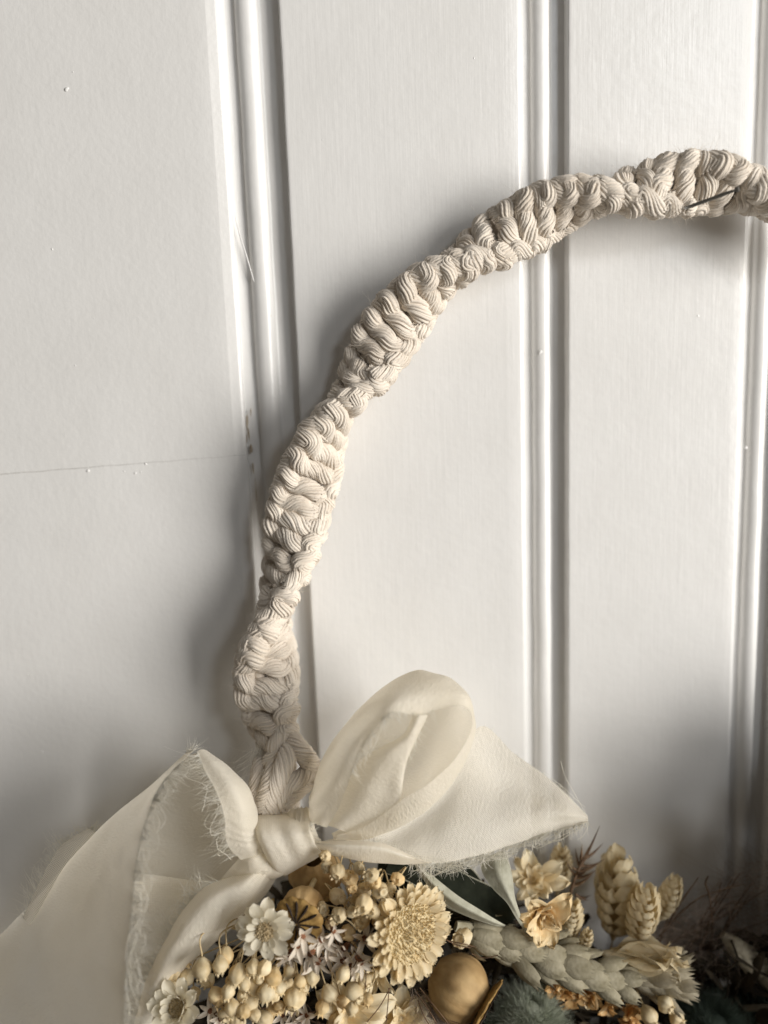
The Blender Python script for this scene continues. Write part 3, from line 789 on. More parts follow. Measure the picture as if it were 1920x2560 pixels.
everlasting(1024, 2330, 44, (0.72, -1.0, 0.22), 0.4, 'large cream yellow everlasting flower above the round seed pod', 1.0)

# ---- poppy seed pods
def pod(px, py, h, d, roll, label, s=1.0, body=(7.5, 13.5), crown=6.3, rays=12, flare=0.5):
    """axis +z points out through the crown; origin at the foot of the capsule"""
    R, H = body
    o = thing_at('poppy_pod', W(px, py, h), d, roll, label, 'seed pod', None, s)
    mb = MB()
    t = np.linspace(0, 1, 22)
    prof = [(max(0.35, R * math.sin(math.pi * (0.06 + 0.80 * q)) ** 0.62 * (1 - 0.08 * q)), H * q) for q in t]
    mb.lathe(prof, 84, lambda th, q: 1 + 0.028 * np.cos(rays * th) * (0.3 + 0.7 * q) + 0.025 * np.sin(2 * th + 1) + 0.006 * np.sin(17 * th + 9 * q) + 0.012 * np.sin(5 * th + 6 * q) + 0.012 * np.sin(3 * th + 5 * q))
    cap = link('capsule', mb.mesh('capsule', M['pod'], True, MM), o)
    mb = MB(); th = np.linspace(0, 2 * np.pi, rays * 8 + 1)
    prof = []
    neck = R * math.sin(math.pi * 0.86) ** 0.62 * 0.9
    G = []
    for rr, zz in ((neck * 0.9, H - 0.5), (neck * 0.95, H + 0.3), (crown * 0.75, H + 0.5), (crown * 1.0, H + 0.9 + flare), (crown * 1.01, H + 1.35 + flare), (crown * 0.72, H + 1.5 + flare * 0.6), (crown * 0.4, H + 1.75), (0.02, H + 1.9)):
        k = (rr / crown) ** 3
        r = rr * (1 + 0.075 * k * np.abs(np.cos(rays * th / 2)) - 0.03 * k + 0.03 * k * np.sin(4 * th + 1))
        z = zz + 0.40 * k * np.sin(2 * th + 0.6) + 0.16 * np.abs(np.cos(rays * th / 2)) * (rr / crown)
        G.append(np.stack([r * np.cos(th), r * np.sin(th), z], -1))
    mb.grid(np.array(G))
    cr = link('crown', mb.mesh('crown', M['pod_crown'], True, MM), o)
    mb = MB(); q = np.linspace(0.06, 0.93, 10)
    zz = H + 1.98 - 0.28 * q + 0.05 + flare * 0.8 * q ** 2.2
    mb.tube(np.stack([crown * q, 0.10 * np.sin(q * 7), zz + 0.10], -1), np.array([.10, .16, .20, .24, .27, .30, .32, .32, .28, .12]), 6)
    rm = mb.mesh('ray', M['pod_ray'], True, MM)
    for i in range(rays):
        link('ray', rm, cr, Matrix.Rotation(2 * math.pi * (i + 0.5) / rays + random.uniform(-.04, .04), 4, 'Z'))
    mb = MB(); mb.tube(np.array([[0, 0, 0.3], [0.2, 0.3, -4], [0.8, 0.5, -12.0]]), 0.7, 8); link('stem', mb.mesh('stem', M['stem'], True, MM), o)
    return o
pod(768, 2242, 35, (-0.12, -1.0, 0.10), 0.2, 'poppy pod facing front with a scalloped ochre crown striped black', 1.0, (5.4, 10.0), 6.0, 12, 0.1)
pod(782, 2145, 24, (0.05, 0.35, -0.9), 0.2, 'plain tan poppy pod peeping out under the ribbon knot', 1.0, (7.4, 11.0), 4.6, 12, 0.1)
pod(1086, 2424, 31, (0.80, -0.42, -0.42), 0.7, 'round tan poppy pod lying on its side next to the sage bunny tail', 0.98, (8.5, 14.0), 7.6, 11, 0.2)
pod(868, 2560, 30, (0.1, -0.9, 0.4), 0.0, 'dull brown seed pod half hidden at the bottom edge under the everlasting flower', 0.9, (7.0, 11.0), 5.5, 10, 0.1)

# ---- paper bud sprays
def bud_me(seed, mat, open_=0.0):
    r_ = random.Random(seed)
    mb = MB(); n = 14
    prof = []
    for q in np.linspace(0, 1, n):
        r = math.sin(math.pi * (0.05 + 0.83 * q)) ** 0.7 * (0.82 + 0.2 * math.sin(q * 2.4))
        prof.append((max(r, 0.12), -0.95 + 1.95 * q))
    k1, k2 = r_.uniform(0, 6), r_.uniform(0, 6)
    prof += [(0.42 + open_, 1.12 + 0.1 * open_), (0.30, 0.98), (0.05, 0.85)]
    mb.lathe(prof, 26, lambda th, q: 1 + 0.09 * np.abs(np.sin(3.5 * th + k1 + 1.5 * q)) + 0.08 * np.sin(2 * th + k2 + 2 * q) + 0.07 * np.sin(3 * th - k1) * q + 0.03 * np.sin(9 * th + 6 * q) + 0.07 * np.sin(5 * th + 7 * q + k2) * np.sin(6 * q + 2 * th + k1))
    for i in range(7):                                            # papery teeth round the mouth
        a = i * 0.9 + k2; w_ = 0.22
        c, s = math.cos(a), math.sin(a)
        b0 = np.array([0.46 * c, 0.46 * s, 0.92])
        t_ = np.array([-s, c, 0]) * w_
        tip = np.array([(0.50 + 0.25 * r_.random() + open_) * c, (0.5 + 0.25 * r_.random() + open_) * s, 1.25 + 0.3 * r_.random()])
        m_ = (b0 + tip) / 2 + np.array([c, s, 0]) * 0.09
        mb.grid(np.array([[b0 - t_, b0 * 1.04, b0 + t_], [m_ - t_ * 0.7, m_ * 1.03, m_ + t_ * 0.7], [tip - t_ * 0.12, tip, tip + t_ * 0.12]]))
    return mb.mesh('bud', mat, True, MM)
BUDS = [bud_me(i, M['bud'], 0.0 if i % 3 else 0.25) for i in range(5)] + [bud_me(i + 20, M['bud_pale'], 0.0 if i % 2 else 0.15) for i in range(5)]
def spray(label, base, buds, hang, name='bud_spray'):
    """base: (px, py, h); buds: list of (point, radius mm)"""
    b = W(*base)
    o = thing(name, b, label, 'dried buds', 'sprays of papery cream buds')
    for (p, r) in buds:
        d = Vector((random.uniform(-.7, .7), random.uniform(-1.0, -0.15), random.uniform(-.5, .5))) + Vector(hang)
        m_ = Matrix.Translation(p - b) @ frame(d, random.uniform(0, 6)) @ Matrix.Diagonal((r * random.uniform(.9, 1.05), r * random.uniform(.9, 1.05), r * random.uniform(0.95, 1.2), 1))
        bd = link('bud', BUDS[random.randrange(5)] if random.random() < 0.3 else BUDS[5 + random.randrange(5)], o, m_)
        dd = d.normalized(); q0 = p - dd * r * 0.9 * MM
        q1 = q0 - dd * 4 * MM + Vector((0, 0.002, 0))
        mid = q1.lerp(b, 0.5) + Vector((random.uniform(-2, 2), 3, random.uniform(-1, 4))) * MM
        mb = MB(); mb.tube(catmull(np.array([q0, q1, mid, b]), 18), 0.20 * MM, 5)
        wbuild(mb, 'stem', M['stem'], o)
    return o
def z5b(l, h0=44): return [(Z5(x, y, h0 + random.uniform(-3, 3)), r * 0.3858 / 9.14 * 0.69) for x, y, r in l]
def z6b(l, h0=44): return [(Z6(x, y, h0 + random.uniform(-3, 3)), r * 0.3376 / 9.14 * 0.69) for x, y, r in l]
spray('cluster of cream papery buds right under the ribbon knot', (900, 2330, 20),
      z5b([(1230, 205, 42), (1232, 275, 48), (1310, 300, 58), (1385, 352, 68), (1442, 285, 46), (1300, 465, 66), (1205, 555, 58), (1322, 582, 56), (1462, 432, 52),
           (1260, 640, 50), (1378, 705, 66)], 43)
      + z6b([(400, 405, 60), (205, 380, 66), (115, 330, 52), (260, 490, 70), (150, 500, 62), (325, 575, 58), (150, 590, 82), (130, 710, 78), (270, 715, 80), (60, 470, 50), (330, 660, 55), (215, 640, 70), (345, 470, 48), (90, 560, 52), (240, 430, 50), (60, 650, 55), (320, 520, 48), (190, 450, 45)], 44), (0.1, -0.2, 0.2))
spray('loose cluster of hanging cream buds below the white daisy', (700, 2290, 24),
      z5b([(430, 930, 78), (580, 850, 66), (545, 905, 55), (660, 965, 70), (762, 922, 58), (835, 925, 56), (892, 985, 68), (1005, 945, 56), (975, 1025, 58), (1140, 985, 66),
           (1030, 1115, 80), (770, 1050, 66), (845, 1085, 62), (1090, 1050, 45), (700, 1030, 56), (620, 1010, 50), (930, 1050, 50), (900, 1110, 46), (720, 970, 48), (800, 1000, 50), (1060, 1020, 48)], 45), (-0.1, -0.1, -0.9))
spray('pale cream buds crowding the bottom edge between daisy and seed pod', (760, 2360, 22),
      z5b([(520, 1108, 66), (740, 1150, 74), (625, 1185, 62), (660, 1262, 74), (830, 1262, 74), (1250, 1090, 62), (1412, 1082, 72), (1300, 1268, 60), (1345, 965, 56),
           (930, 1180, 50), (1480, 1010, 55), (600, 1075, 56), (1500, 1130, 50), (700, 1210, 52), (580, 1230, 55), (770, 1230, 52), (690, 1110, 50), (880, 1200, 50), (1340, 1150, 50), (1210, 1180, 52), (1400, 1190, 48)], 46), (0.0, -0.3, -0.7))
spray('few tan buds in the shade between the ribbon tail and the lower buds', (640, 2330, 24),
      z5b([(310, 870, 62), (235, 955, 66), (330, 990, 60), (225, 1060, 55), (380, 1090, 52), (470, 1010, 56), (290, 1090, 45)], 40), (-0.2, -0.1, -0.8))
spray('small cream buds under the end of the grey spike', (1560, 2440, 12), [(W(1662, 2508, 30), 2.0), (W(1620, 2536, 30), 2.2), (W(1690, 2545, 28), 1.8)], (0.8, -0.2, -0.2))
spray('single pale bud with dark hairs left of the grey spike', (1230, 2380, 20), [(W(1157, 2345, 38), 2.3)], (-0.2, 0, 0.5))

# ---- small star flowers
star_p = [petal_me('petal', 3.4, 1.25, M['star'], 0.35, 0.25, 0.75, seed=k, nu=7, nv=5) for k in range(3)]
mb = MB(); mb.lathe([(0.1, -1.8), (0.5, -1.2), (0.62, -0.2), (0.7, 0.25), (0.45, 0.45), (0.05, 0.35)], 12, lambda th, q: 1 + 0.15 * np.sin(5 * th)); star_c = mb.mesh('floret', M['star_mid'], True, MM)
def star_spray(label, base, pts, h0):
    b = W(*base); o = thing('star_flower_spray', b, label, 'star flowers')
    for (x, y, s) in pts:
        p = Z5(x, y, h0 + random.uniform(-2.5, 2.5))
        d = Vector((random.uniform(-.7, .7), -1, random.uniform(-.5, .7)))
        f = link('floret', star_c, o, Matrix.Translation(p - b) @ frame(d, random.uniform(0, 6)) @ Matrix.Scale(s, 4))
        ring(f, star_p, random.choice((5, 6)), random.uniform(0.1, 0.45), 0.25, 0.2, jt=0.14)
        mb = MB(); mb.tube(catmull(np.array([p, p - d.normalized() * 0.004, b.lerp(p, 0.4) + Vector((0, 0.003, 0)), b]), 14), 0.16 * MM, 5)
        wbuild(mb, 'stem', M['stem_dark'], o)
    return o
star_spray('bunch of tiny white star flowers with brown centres in the middle', (860, 2420, 24),
           [(1080, 725, 1.15), (1200, 745, 1.2), (1130, 840, 1.2), (1000, 850, 1.05), (1250, 775, 1.0), (1350, 805, 1.2), (1340, 885, 1.1), (1280, 695, 0.9), (1430, 860, 1.1), (1180, 895, 1.1),
            (1480, 740, 1.1), (1460, 900, 0.9), (1050, 790, 1.0), (1235, 860, 1.0), (1400, 930, 0.9), (960, 880, 0.8)], 46)
star_spray('few greyish star flowers at the bottom edge between the buds', (800, 2560, 24), [(1060, 1270, 1.1), (1010, 1225, 0.9), (950, 1240, 0.9), (1110, 1240, 1.0), (480, 1210, 1.0), (545, 1260, 1.0)], 42)

# ---- crumpled yellow bracts along the bottom
def bract_flower(px, py, h, d, roll, label, mat, n=12, L=11, Wm=5.5, s=1.0, tilt=0.35, cat='dried flower', name='dried_flower', ribs=0.03, sharp=1.35):
    o = thing_at(name, W(px, py, h), d, roll, label, cat, None, s)
    pm = [petal_me('petal', L, Wm, M[mat], 0.3, 0.12, sharp, 0.0, 13, 9, curl=0.15 * k, ribs=ribs, seed=k * 1.7, blunt=0.5, ruff=0.07) for k in range(3)]
    ring(o, pm, n, tilt, 0.6, 0, 0, jt=0.22, sc=(0.7, 1.15))
    ring(o, pm, max(3, n // 2), tilt + 0.5, 0.4, 0.4, 0.3, jt=0.25, sc=(0.5, 0.85))
    mb = MB(); mb.lathe([(0.2, -4), (0.8, -2), (1.2, 0), (0.6, 0.8), (0.02, 1.0)], 12); link('calyx', mb.mesh('calyx', M[mat], True, MM), o)
    return o
bract_flower(872, 2530, 40, (0.2, -0.8, 0.5), 0.3, 'crumpled straw yellow bracts at the bottom edge under the star flowers', 'straw', 11, 10, 5.0)
bract_flower(1000, 2545, 34, (0.1, -0.8, 0.4), 1.3, 'pale tan bracts at the bottom edge left of the round pod', 'straw', 10, 9, 5.0, 0.9)
bract_flower(950, 2420, 32, (-0.4, -0.9, 0.1), 0.3, 'narrow cream bracts hanging under the left side of the everlasting flower', 'straw', 9, 9, 3.0, 0.8, 0.8)

# ---- olive leaves
def leaf(label, axis, half, cat='leaf', fold=None, name='leaf', dark='leaf_dark', pale='leaf_pale', thick=0.30):
    """axis: list of world points; half: list of (left point, right point)"""
    C = np.array([[a, (np.array(a) + np.array(m)) / 2, m, (np.array(m) + np.array(b)) / 2, b] for (a, b), m in zip(half, axis)])
    G = np.swapaxes(catmull(np.swapaxes(catmull(C, 40), 0, 1), 18), 0, 1)
    N = norm(np.cross(np.gradient(G, axis=0), np.gradient(G, axis=1)))
    if N[20, 9, 1] > 0: N = -N                                   # towards the camera side
    o = thing(name, Vector(axis[0]), label, cat)
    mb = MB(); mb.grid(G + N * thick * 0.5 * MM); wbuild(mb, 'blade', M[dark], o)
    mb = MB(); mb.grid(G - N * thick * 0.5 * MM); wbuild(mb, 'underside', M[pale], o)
    mb = MB()
    for e in (0, -1):
        mb.tube(G[:, e], np.concatenate([np.linspace(.05, .20, 8), np.full(24, .20), np.linspace(.20, .05, 8)]) * MM, 6)
    wbuild(mb, 'rim', M[pale], o)
    mb = MB(); mb.tube(G[:, 9] - N[:, 9] * 0.2 * MM, np.linspace(.35, .1, 40) * MM, 6); wbuild(mb, 'midrib', M[pale], o)
    return o
# dark upper face seen, lower margin rolled up to show the grey underside
leaf('dark green olive leaf with a rolled grey margin under the right ribbon tail',
     [Z6(330, 300, 24), Z6(560, 400, 26), Z6(800, 520, 27), Z6(1020, 620, 27), Z6(1180, 700, 26), Z6(1235, 735, 25)],
     [(Z6(430, 220, 22), Z6(300, 360, 28)), (Z6(720, 290, 22), Z6(500, 440, 32)), (Z6(950, 400, 22), Z6(740, 600, 33)), (Z6(1150, 500, 22), Z6(940, 690, 33)), (Z6(1255, 620, 23), Z6(1120, 748, 31)), (Z6(1262, 700, 24), Z6(1200, 752, 28))])
leaf('slim grey rolled leaf edge lying along the dark olive leaf',
     [Z6(522, 288, 33), Z6(640, 420, 35), Z6(790, 555, 36), Z6(960, 655, 36), Z6(1100, 722, 34), Z6(1190, 752, 32)],
     [(Z6(535, 288, 32.5), Z6(515, 290, 33)), (Z6(670, 400, 34), Z6(615, 440, 34)), (Z6(840, 535, 35), Z6(745, 585, 34)), (Z6(1005, 640, 35), Z6(915, 680, 34)), (Z6(1120, 712, 33.5), Z6(1085, 735, 33)), (Z6(1195, 750, 32), Z6(1188, 755, 32))], dark='leaf_pale')
leaf('pale grey green olive leaf hanging point down from the ribbon tail',
     [Z6(1090, 230, 27), Z6(1130, 330, 31), Z6(1180, 440, 33), Z6(1235, 560, 34), Z6(1290, 680, 34), Z6(1338, 790, 33)],
     [(Z6(1000, 250, 25), Z6(1190, 200, 26)), (Z6(1035, 370, 30), Z6(1222, 300, 29)), (Z6(1110, 480, 32), Z6(1245, 410, 31)), (Z6(1205, 575, 33.5), Z6(1262, 545, 33)), (Z6(1275, 690, 34), Z6(1303, 675, 33.5)), (Z6(1334, 790, 33), Z6(1342, 788, 33))], dark='leaf_pale')
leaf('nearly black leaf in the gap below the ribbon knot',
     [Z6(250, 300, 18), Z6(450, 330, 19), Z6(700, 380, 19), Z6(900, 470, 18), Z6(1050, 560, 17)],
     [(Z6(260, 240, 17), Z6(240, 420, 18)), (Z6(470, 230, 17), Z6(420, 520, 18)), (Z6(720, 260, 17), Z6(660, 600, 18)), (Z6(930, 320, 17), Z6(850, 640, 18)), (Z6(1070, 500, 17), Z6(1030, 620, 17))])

# ---- grey green spike of overlapping husks
def husk_me(L, Wm, D, mat, teeth=3, seed=0, name='husk'):
    """boat-shaped husk along +y, back towards +z, ragged tip"""
    nu, nv = 12, 9
    u = np.linspace(0, 1, nu)[:, None]; v = np.linspace(-1, 1, nv)[None, :]
    w = Wm * 0.5 * (np.sin(np.pi * (0.12 + 0.74 * u)) ** 0.8)
    y = L * u + (u > 0.95) * (0.16 * L * np.cos(teeth * np.pi * v + seed)) + 0 * v
    z = D * np.sqrt(np.clip(1 - v ** 2, 0, 1)) * np.sin(np.pi * (0.15 + 0.65 * u)) + 0.10 * D * np.sin(9 * v + seed) * u
    mb = MB(); mb.grid(np.stack([v * w + 0 * y, y, z + 0 * y], -1))
    return mb.mesh(name, mat, True, MM)
def husk_spike(label, p0, p1, rad, n_st, per, mes, name, cat, mat_axis, spread=0.35, sc0=0.8, sc1=1.05, kid='husk', tip=True):
    ax = p1 - p0; Ln = ax.length
    o = thing_at(name, p0, ax, 0.0, label, cat)
    for i in range(n_st):
        q = (i + 0.3) / n_st
        s = sc0 + (sc1 - sc0) * math.sin(math.pi * min(1, q * 0.75 + 0.2))
        for j in range(per):
            a = 2 * math.pi * (j + 0.5 * (i % 2)) / per + random.uniform(-.15, .15)
            b = (Matrix.Translation((0, 0, Ln * q)) @ Matrix.Rotation(a, 4, 'Z') @ Matrix.Translation((0, -rad * 0.40 * MM * s, 0))
                 @ Matrix.Rotation(math.pi / 2 + spread + random.uniform(-.22, .28), 4, 'X') @ Matrix.Scale(s * random.uniform(.9, 1.12), 4))
            link(kid, random.choice(mes), o, b)
    mb = MB(); zz = np.linspace(-0.05, 1.0, 12)
    mb.tube(np.stack([0 * zz, 0 * zz, zz * Ln / MM], -1), np.concatenate([[rad * .3], np.full(10, rad * 0.55), [rad * .2]]), 10)
    link('axis', mb.mesh('axis', mat_axis, True, MM), o)
    return o
HUSK = [husk_me(8.4, 5.4, 2.0, M['spike'], 3 + k, k) for k in range(4)]
husk_spike('grey sage spike of ragged overlapping husks above the bunny tail', W(1160, 2322, 30), W(1565, 2462, 28), 4.3, 8, 6, HUSK, 'husk_spike', 'dried grass', M['spike'], 0.28)
HUSK2 = [husk_me(8.0, 4.2, 1.6, M['phalaris'], 3 + k, k + 2) for k in range(3)]
husk_spike('pale ragged cream husks behind the end of the grey spike', W(1560, 2420, 22), W(1690, 2450, 24), 4.2, 4, 7, HUSK2, 'husk_spike', 'dried grass', M['phalaris'], 0.55)
PH = [husk_me(5.0, 3.4, 0.9, M['phalaris'], 1, k, 'scale') for k in range(3)]
husk_spike('smooth cream canary grass head at the right edge', W(1815, 2345, 14), W(1990, 2505, 20), 3.6, 13, 9, PH, 'canary_grass_head', 'dried grass', M['phalaris'], 0.10, 0.7, 1.0, 'scale')

# ---- quaking grass heads
SC = [husk_me(6.0, 6.8, 2.3, M['briza'], 1, k, 'scale') for k in range(3)]
def briza(px, py, h, length, width, d, roll, label, n=7, name='quaking_grass_head', mes=SC):
    """origin at the foot, axis +z; two ranks of cupped scales"""
    o = thing_at(name, W(px, py, h), d, roll, label, 'quaking grass')
    for i in range(n):
        q = i / (n - 1)
        s = width / 10.0 * (0.50 + 0.55 * math.sin(math.pi * (0.18 + 0.68 * q)))
        for sd in (0, 1):
            b = (Matrix.Translation((0, 0, (length * (q * 0.78 + (0.04 if sd else 0))) * MM)) @ Matrix.Rotation(sd * math.pi + random.uniform(-.1, .1), 4, 'Z')
                 @ Matrix.Translation((0, -0.14 * width * math.sin(math.pi * (.15 + .8 * q)) * MM, 0)) @ Matrix.Rotation(math.pi / 2 + 0.55 - 0.35 * q, 4, 'X') @ Matrix.Scale(s, 4))
            link('scale', random.choice(mes), o, b)
        for sd in (0.5, 1.5):
            b = (Matrix.Translation((0, 0, (length * (q * 0.74)) * MM)) @ Matrix.Rotation(sd * math.pi + random.uniform(-.2, .2), 4, 'Z')
                 @ Matrix.Translation((0, -0.22 * width * math.sin(math.pi * (.15 + .8 * q)) * MM, 0)) @ Matrix.Rotation(math.pi / 2 + 0.45 - 0.3 * q, 4, 'X') @ Matrix.Scale(s * 0.72, 4))
            link('scale', random.choice(mes), o, b)
    mb = MB(); mb.tube(np.array([[0, 0, length * 0.8], [0, 0, 0], [0.5, 0.6, -5], [1.5, 2.0, -12.0]]), [width * .12, width * .16, 0.22, 0.2], 8); link('stem', mb.mesh('stem', M['stem'], True, MM), o)
    return o
briza(1535, 2322, 12, 25, 13.0, (0.03, -0.12, 1), 0.3, 'tall pale pointed quaking grass head left of the braided ones', 6)
briza(1592, 2345, 18, 20, 8.6, (0.08, -0.25, 1), 1.4, 'braided quaking grass head in front of the tall pointed one', 7)
briza(1650, 2290, 13, 15, 6.4, (0.25, -0.2, 1), 0.8, 'short quaking grass head at the right of the three', 7)
briza(1398, 2215, 7, 15, 6.2, (0.02, -0.2, 1), 1.2, 'blurred quaking grass head just below the ribbon tail tip', 7)
briza(1412, 2345, 17, 16, 6.6, (0.12, -0.3, 1), 1.0, 'quaking grass head beside the curled golden petals', 8)
briza(1455, 2372, 20, 8, 3.6, (0.2, -0.3, 1), 0.5, 'tiny yellow quaking grass bud below the brown thorns', 5)

bract_flower(1350, 2275, 27, (0.15, -0.95, 0.1), 0.5, 'curled golden ribbed petals opening beside the pale olive leaf', 'gold', 9, 9, 6.0, 0.95, 0.85, 'dried flower', 'golden_flower', 0.10)
bract_flower(1335, 2205, 17, (-0.1, -0.7, 0.5), 0.2, 'pale cream petals behind the curled golden flower', 'straw', 11, 9, 4.5, 0.95, 0.5)
bract_flower(1530, 2385, 22, (0.9, -0.35, 0.15), 0.2, 'long yellow cream flower lying sideways under the quaking grass', 'briza', 12, 17, 7.5, 1.0, 1.36, ribs=0.02)
bract_flower(1630, 2420, 22, (0.9, -0.4, -0.15), 0.9, 'pale petal tuft pointing right below the yellow cream flower', 'phalaris', 12, 9, 3.0, 0.95, 0.9)

# ---- orange florets under the spike
o = thing('orange_statice', W(1460, 2520, 18), 'bright orange dried florets between bunny tail and grey spike', 'dried flower')
op = [petal_me('petal', 3.6, 2.6, M['orange'], 0.5, 0.2, 0.9, seed=k, nu=6, nv=5, ribs=0.08) for k in range(3)] + [petal_me('petal', 3.2, 2.2, M['gold'], 0.5, 0.3, 0.9, seed=4, nu=6, nv=5)]
mb = MB(); mb.lathe([(0.15, -2.2), (0.6, -0.6), (0.8, 0.2), (0.05, 0.4)], 8); oc = mb.mesh('floret', M['orange'], True, MM)
for i in range(30):
    q = random.random()
    p = W(1385 + 190 * q + random.uniform(-25, 25), 2415 + 120 * q + random.uniform(-30, 40), 22 + random.uniform(-3, 4)) if i < 22 else W(random.uniform(1385, 1420), random.uniform(2420, 2450), 24)
    f = link('floret', oc, o, Matrix.Translation(p - Vector(OFF[o])) @ frame((random.uniform(-.7, .7), -1, random.uniform(-.5, .6)), random.uniform(0, 6)))
    ring(f, op, 5, 0.5, 0.3, 0.1, jt=0.3)

# ---- bunny tails
def bunny(label, px, py, h, d, Lh, R, mat, n=9000, hair=4.2):
    p = W(px, py, h)
    o = thing_at('bunny_tail', p, d, 0.0, label, 'bunny tail grass', 'bunny tails')
    mb = MB(); prof = [(max(0.02, R * 0.80 * math.sin(math.pi * (0.03 + 0.94 * q)) ** 0.75), Lh * q) for q in np.linspace(0, 1, 18)] + [(0.01, Lh * 1.01)]
    mb.lathe(prof, 24); link('core', mb.mesh('core', M[mat], True, MM), o)
    q = rng.uniform(0.02, 0.98, n); a = rng.uniform(0, 2 * np.pi, n)
    r = R * 0.78 * np.sin(np.pi * (0.03 + 0.94 * q)) ** 0.75
    P = np.stack([r * np.cos(a), r * np.sin(a), Lh * q], -1)
    D = np.stack([np.cos(a) * np.sin(np.pi * q) ** .5, np.sin(a) * np.sin(np.pi * q) ** .5, 0.55 + 0.9 * (q - 0.5)], -1)
    mb = MB(); mb.hairs(P, D + rng.normal(size=(n, 3)) * 0.25, rng.uniform(0.5, 1.15, n) * hair, 0.055, 0.22, 3)
    link('fluff', mb.mesh('fluff', M[mat], True, MM), o)['kind'] = 'stuff'
    return o
bunny('sage green fluffy bunny tail at the bottom edge beside the round pod', 1300, 2640, 22, (0.12, -0.30, 0.95), 22, 10.5, 'sage', 11000, 4.6)
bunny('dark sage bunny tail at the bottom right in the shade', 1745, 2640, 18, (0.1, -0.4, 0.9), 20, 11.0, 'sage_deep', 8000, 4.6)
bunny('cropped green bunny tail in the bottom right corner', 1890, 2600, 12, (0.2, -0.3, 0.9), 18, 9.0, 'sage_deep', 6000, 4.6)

# ---- brown thorny thistle, twigs and plumes
th = thing('thistle_sprig', W(1420, 2290, 12), 'brown thorny sprig sticking up between the quaking grass heads', 'dried sprig')
mb = MB(); mb.tube(px_path([(1415, 2300, 12), (1430, 2220, 14), (1452, 2160, 15), (1478, 2110, 15)], 24), np.linspace(.5, .2, 24) * MM, 6); wbuild(mb, 'stem', M['thorn'], th)
for (a, b) in [((1440, 2190), (1415, 2150)), ((1448, 2170), (1500, 2063)), ((1455, 2150), (1508, 2108)), ((1450, 2165), (1508, 2152)), ((1445, 2180), (1510, 2148)), ((1440, 2195), (1488, 2176)), ((1452, 2150), (1455, 2110)), ((1446, 2175), (1425, 2160)),
               ((1450, 2160), (1470, 2120)), ((1440, 2240), (1478, 2238)), ((1438, 2235), (1472, 2250)), ((1430, 2260), (1460, 2295)), ((1425, 2270), (1452, 2310)), ((1435, 2215), (1485, 2180)), ((1448, 2165), (1438, 2120)), ((1442, 2185), (1470, 2172))]:
    mb = MB(); pa, pb = np.array(W(*a, 14)), np.array(W(*b, 14 + random.uniform(-3, 6)))
    mb.tube(catmull(np.array([pa, pa * .5 + pb * .5 + np.array([0, 0, -0.0006]), pb]), 8), np.array([.35, .5, .45, .38, .3, .22, .12, .03]) * MM, 6); wbuild(mb, 'thorn', M['thorn'], th)
pl = thing('grass_plume', W(1760, 2330, 10), 'wispy brown grass plume spreading behind the right flowers', 'dried grass')
mb = MB(); n = 1500
cx_, cy_ = rng.uniform(1640, 1980, n), rng.uniform(2150, 2420, n) 
P0 = np.array([W(x, max(y, 2390 - (x - 1600) * 0.75 + rng.uniform(-40, 60)), rng.uniform(4, 18)) for x, y in zip(cx_, cy_)])
D = np.stack([rng.uniform(-1.0, 0.9, n), rng.uniform(-0.5, 0.2, n), rng.uniform(-0.2, 0.9, n)], -1)
mb.hairs(P0, D, rng.uniform(3, 11, n) * MM, 0.045 * MM, 0.5, 4); wbuild(mb, 'hair', M['plume'], pl)['kind'] = 'stuff'
mb = MB()
for i in range(16):
    a = W(random.uniform(1600, 1800), random.uniform(2330, 2420), 8); b = W(random.uniform(1700, 1960), random.uniform(2180, 2330), random.uniform(8, 20))
    m_ = a.lerp(b, .5) + Vector((0, 0, random.uniform(-3, 6) * MM)); mb.tube(catmull(np.array([a, m_, b]), 14), np.linspace(.4, .12, 14) * MM, 5)
mb.tube(px_path([(1780, 2300, 14), (1774, 2240, 15), (1764, 2210, 15), (1770, 2190, 16)], 16), np.linspace(.4, .2, 16) * MM, 5)
wbuild(mb, 'twig', M['thorn'], pl)
tw = thing('hair_grass', W(1100, 2560, 20), 'fine brown bristles crossing in front of the round pod', 'dried grass')
mb = MB()
for pts in ([(975, 2470, 42), (950, 2515, 44), (918, 2555, 45)], [(972, 2470, 42), (970, 2510, 44), (965, 2560, 44)], [(895, 2395, 46), (880, 2425, 47), (868, 2450, 47)], [(912, 2400, 46), (915, 2440, 47), (913, 2475, 47)],
            [(1110, 2350, 40), (1150, 2358, 41), (1190, 2368, 41)], [(1100, 2340, 40), (1140, 2362, 41), (1178, 2370, 41)], [(1180, 2385, 40), (1210, 2395, 41), (1245, 2388, 41)],
            [(1050, 2470, 36), (1090, 2520, 40), (1130, 2570, 42)], [(1040, 2480, 36), (1075, 2530, 40), (1100, 2575, 42)], [(1060, 2490, 36), (1110, 2540, 40), (1170, 2570, 42)], [(1045, 2500, 36), (1060, 2540, 40), (1085, 2580, 42)]):
    mb.tube(px_path(pts, 14), 0.13 * MM, 5)
wbuild(mb, 'bristle', M['stem_dark'], tw)
n = 500; P0 = np.array([W(rng.uniform(1020, 1110), rng.uniform(2470, 2560), rng.uniform(28, 36)) for _ in range(n)])
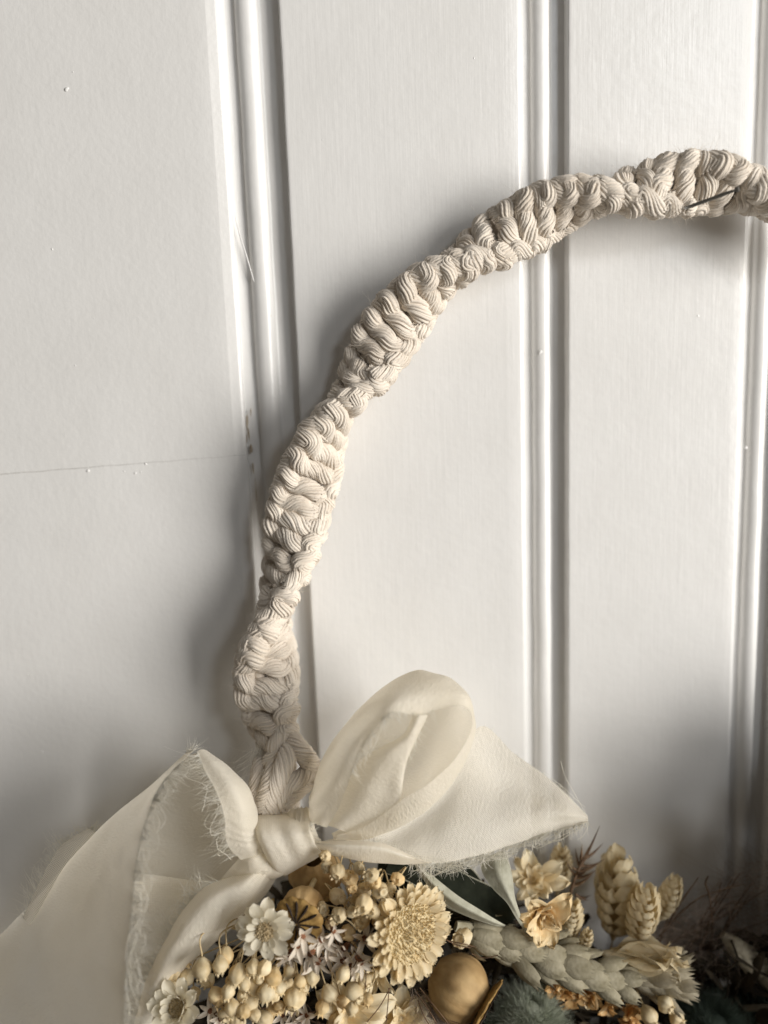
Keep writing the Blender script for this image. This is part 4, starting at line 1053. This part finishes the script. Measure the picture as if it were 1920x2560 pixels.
mb = MB(); mb.hairs(P0, np.array([0.45, -0.3, -0.8]) + rng.normal(size=(n, 3)) * 0.3, rng.uniform(4, 10, n) * MM, 0.045 * MM, 0.3, 4); wbuild(mb, 'hair', M['plume'], tw)['kind'] = 'stuff'

# ---- filler leaves and stems, coloured near-black as the shaded gaps between flowers
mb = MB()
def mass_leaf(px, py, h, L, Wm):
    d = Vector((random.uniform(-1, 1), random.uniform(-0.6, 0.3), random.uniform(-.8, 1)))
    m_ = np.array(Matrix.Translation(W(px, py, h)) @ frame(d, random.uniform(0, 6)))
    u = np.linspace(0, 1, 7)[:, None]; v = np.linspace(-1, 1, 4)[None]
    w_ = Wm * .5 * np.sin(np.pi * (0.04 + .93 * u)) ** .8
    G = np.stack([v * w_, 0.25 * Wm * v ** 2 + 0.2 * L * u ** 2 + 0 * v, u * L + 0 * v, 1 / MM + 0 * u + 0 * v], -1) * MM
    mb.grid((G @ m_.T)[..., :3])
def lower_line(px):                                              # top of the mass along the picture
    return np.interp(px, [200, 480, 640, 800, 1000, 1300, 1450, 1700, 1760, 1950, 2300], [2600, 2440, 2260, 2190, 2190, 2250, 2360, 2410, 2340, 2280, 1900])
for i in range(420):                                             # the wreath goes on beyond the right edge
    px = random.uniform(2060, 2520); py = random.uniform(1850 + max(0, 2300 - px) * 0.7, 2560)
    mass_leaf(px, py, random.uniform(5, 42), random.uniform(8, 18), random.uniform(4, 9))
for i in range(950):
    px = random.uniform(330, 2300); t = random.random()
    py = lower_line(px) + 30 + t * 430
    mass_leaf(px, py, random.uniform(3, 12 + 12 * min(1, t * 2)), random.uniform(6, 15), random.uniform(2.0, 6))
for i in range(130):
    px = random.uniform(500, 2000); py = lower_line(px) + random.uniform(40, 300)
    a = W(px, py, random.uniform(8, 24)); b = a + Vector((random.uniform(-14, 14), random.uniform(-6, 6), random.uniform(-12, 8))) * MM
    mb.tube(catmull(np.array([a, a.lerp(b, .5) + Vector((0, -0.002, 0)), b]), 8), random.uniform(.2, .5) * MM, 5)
fm = wbuild(mb, 'foliage', M['gap_shade'], None)
fm['kind'] = 'stuff'; tag(fm, 'filler leaves and stems coloured dark as the shade behind the flowers', 'foliage')
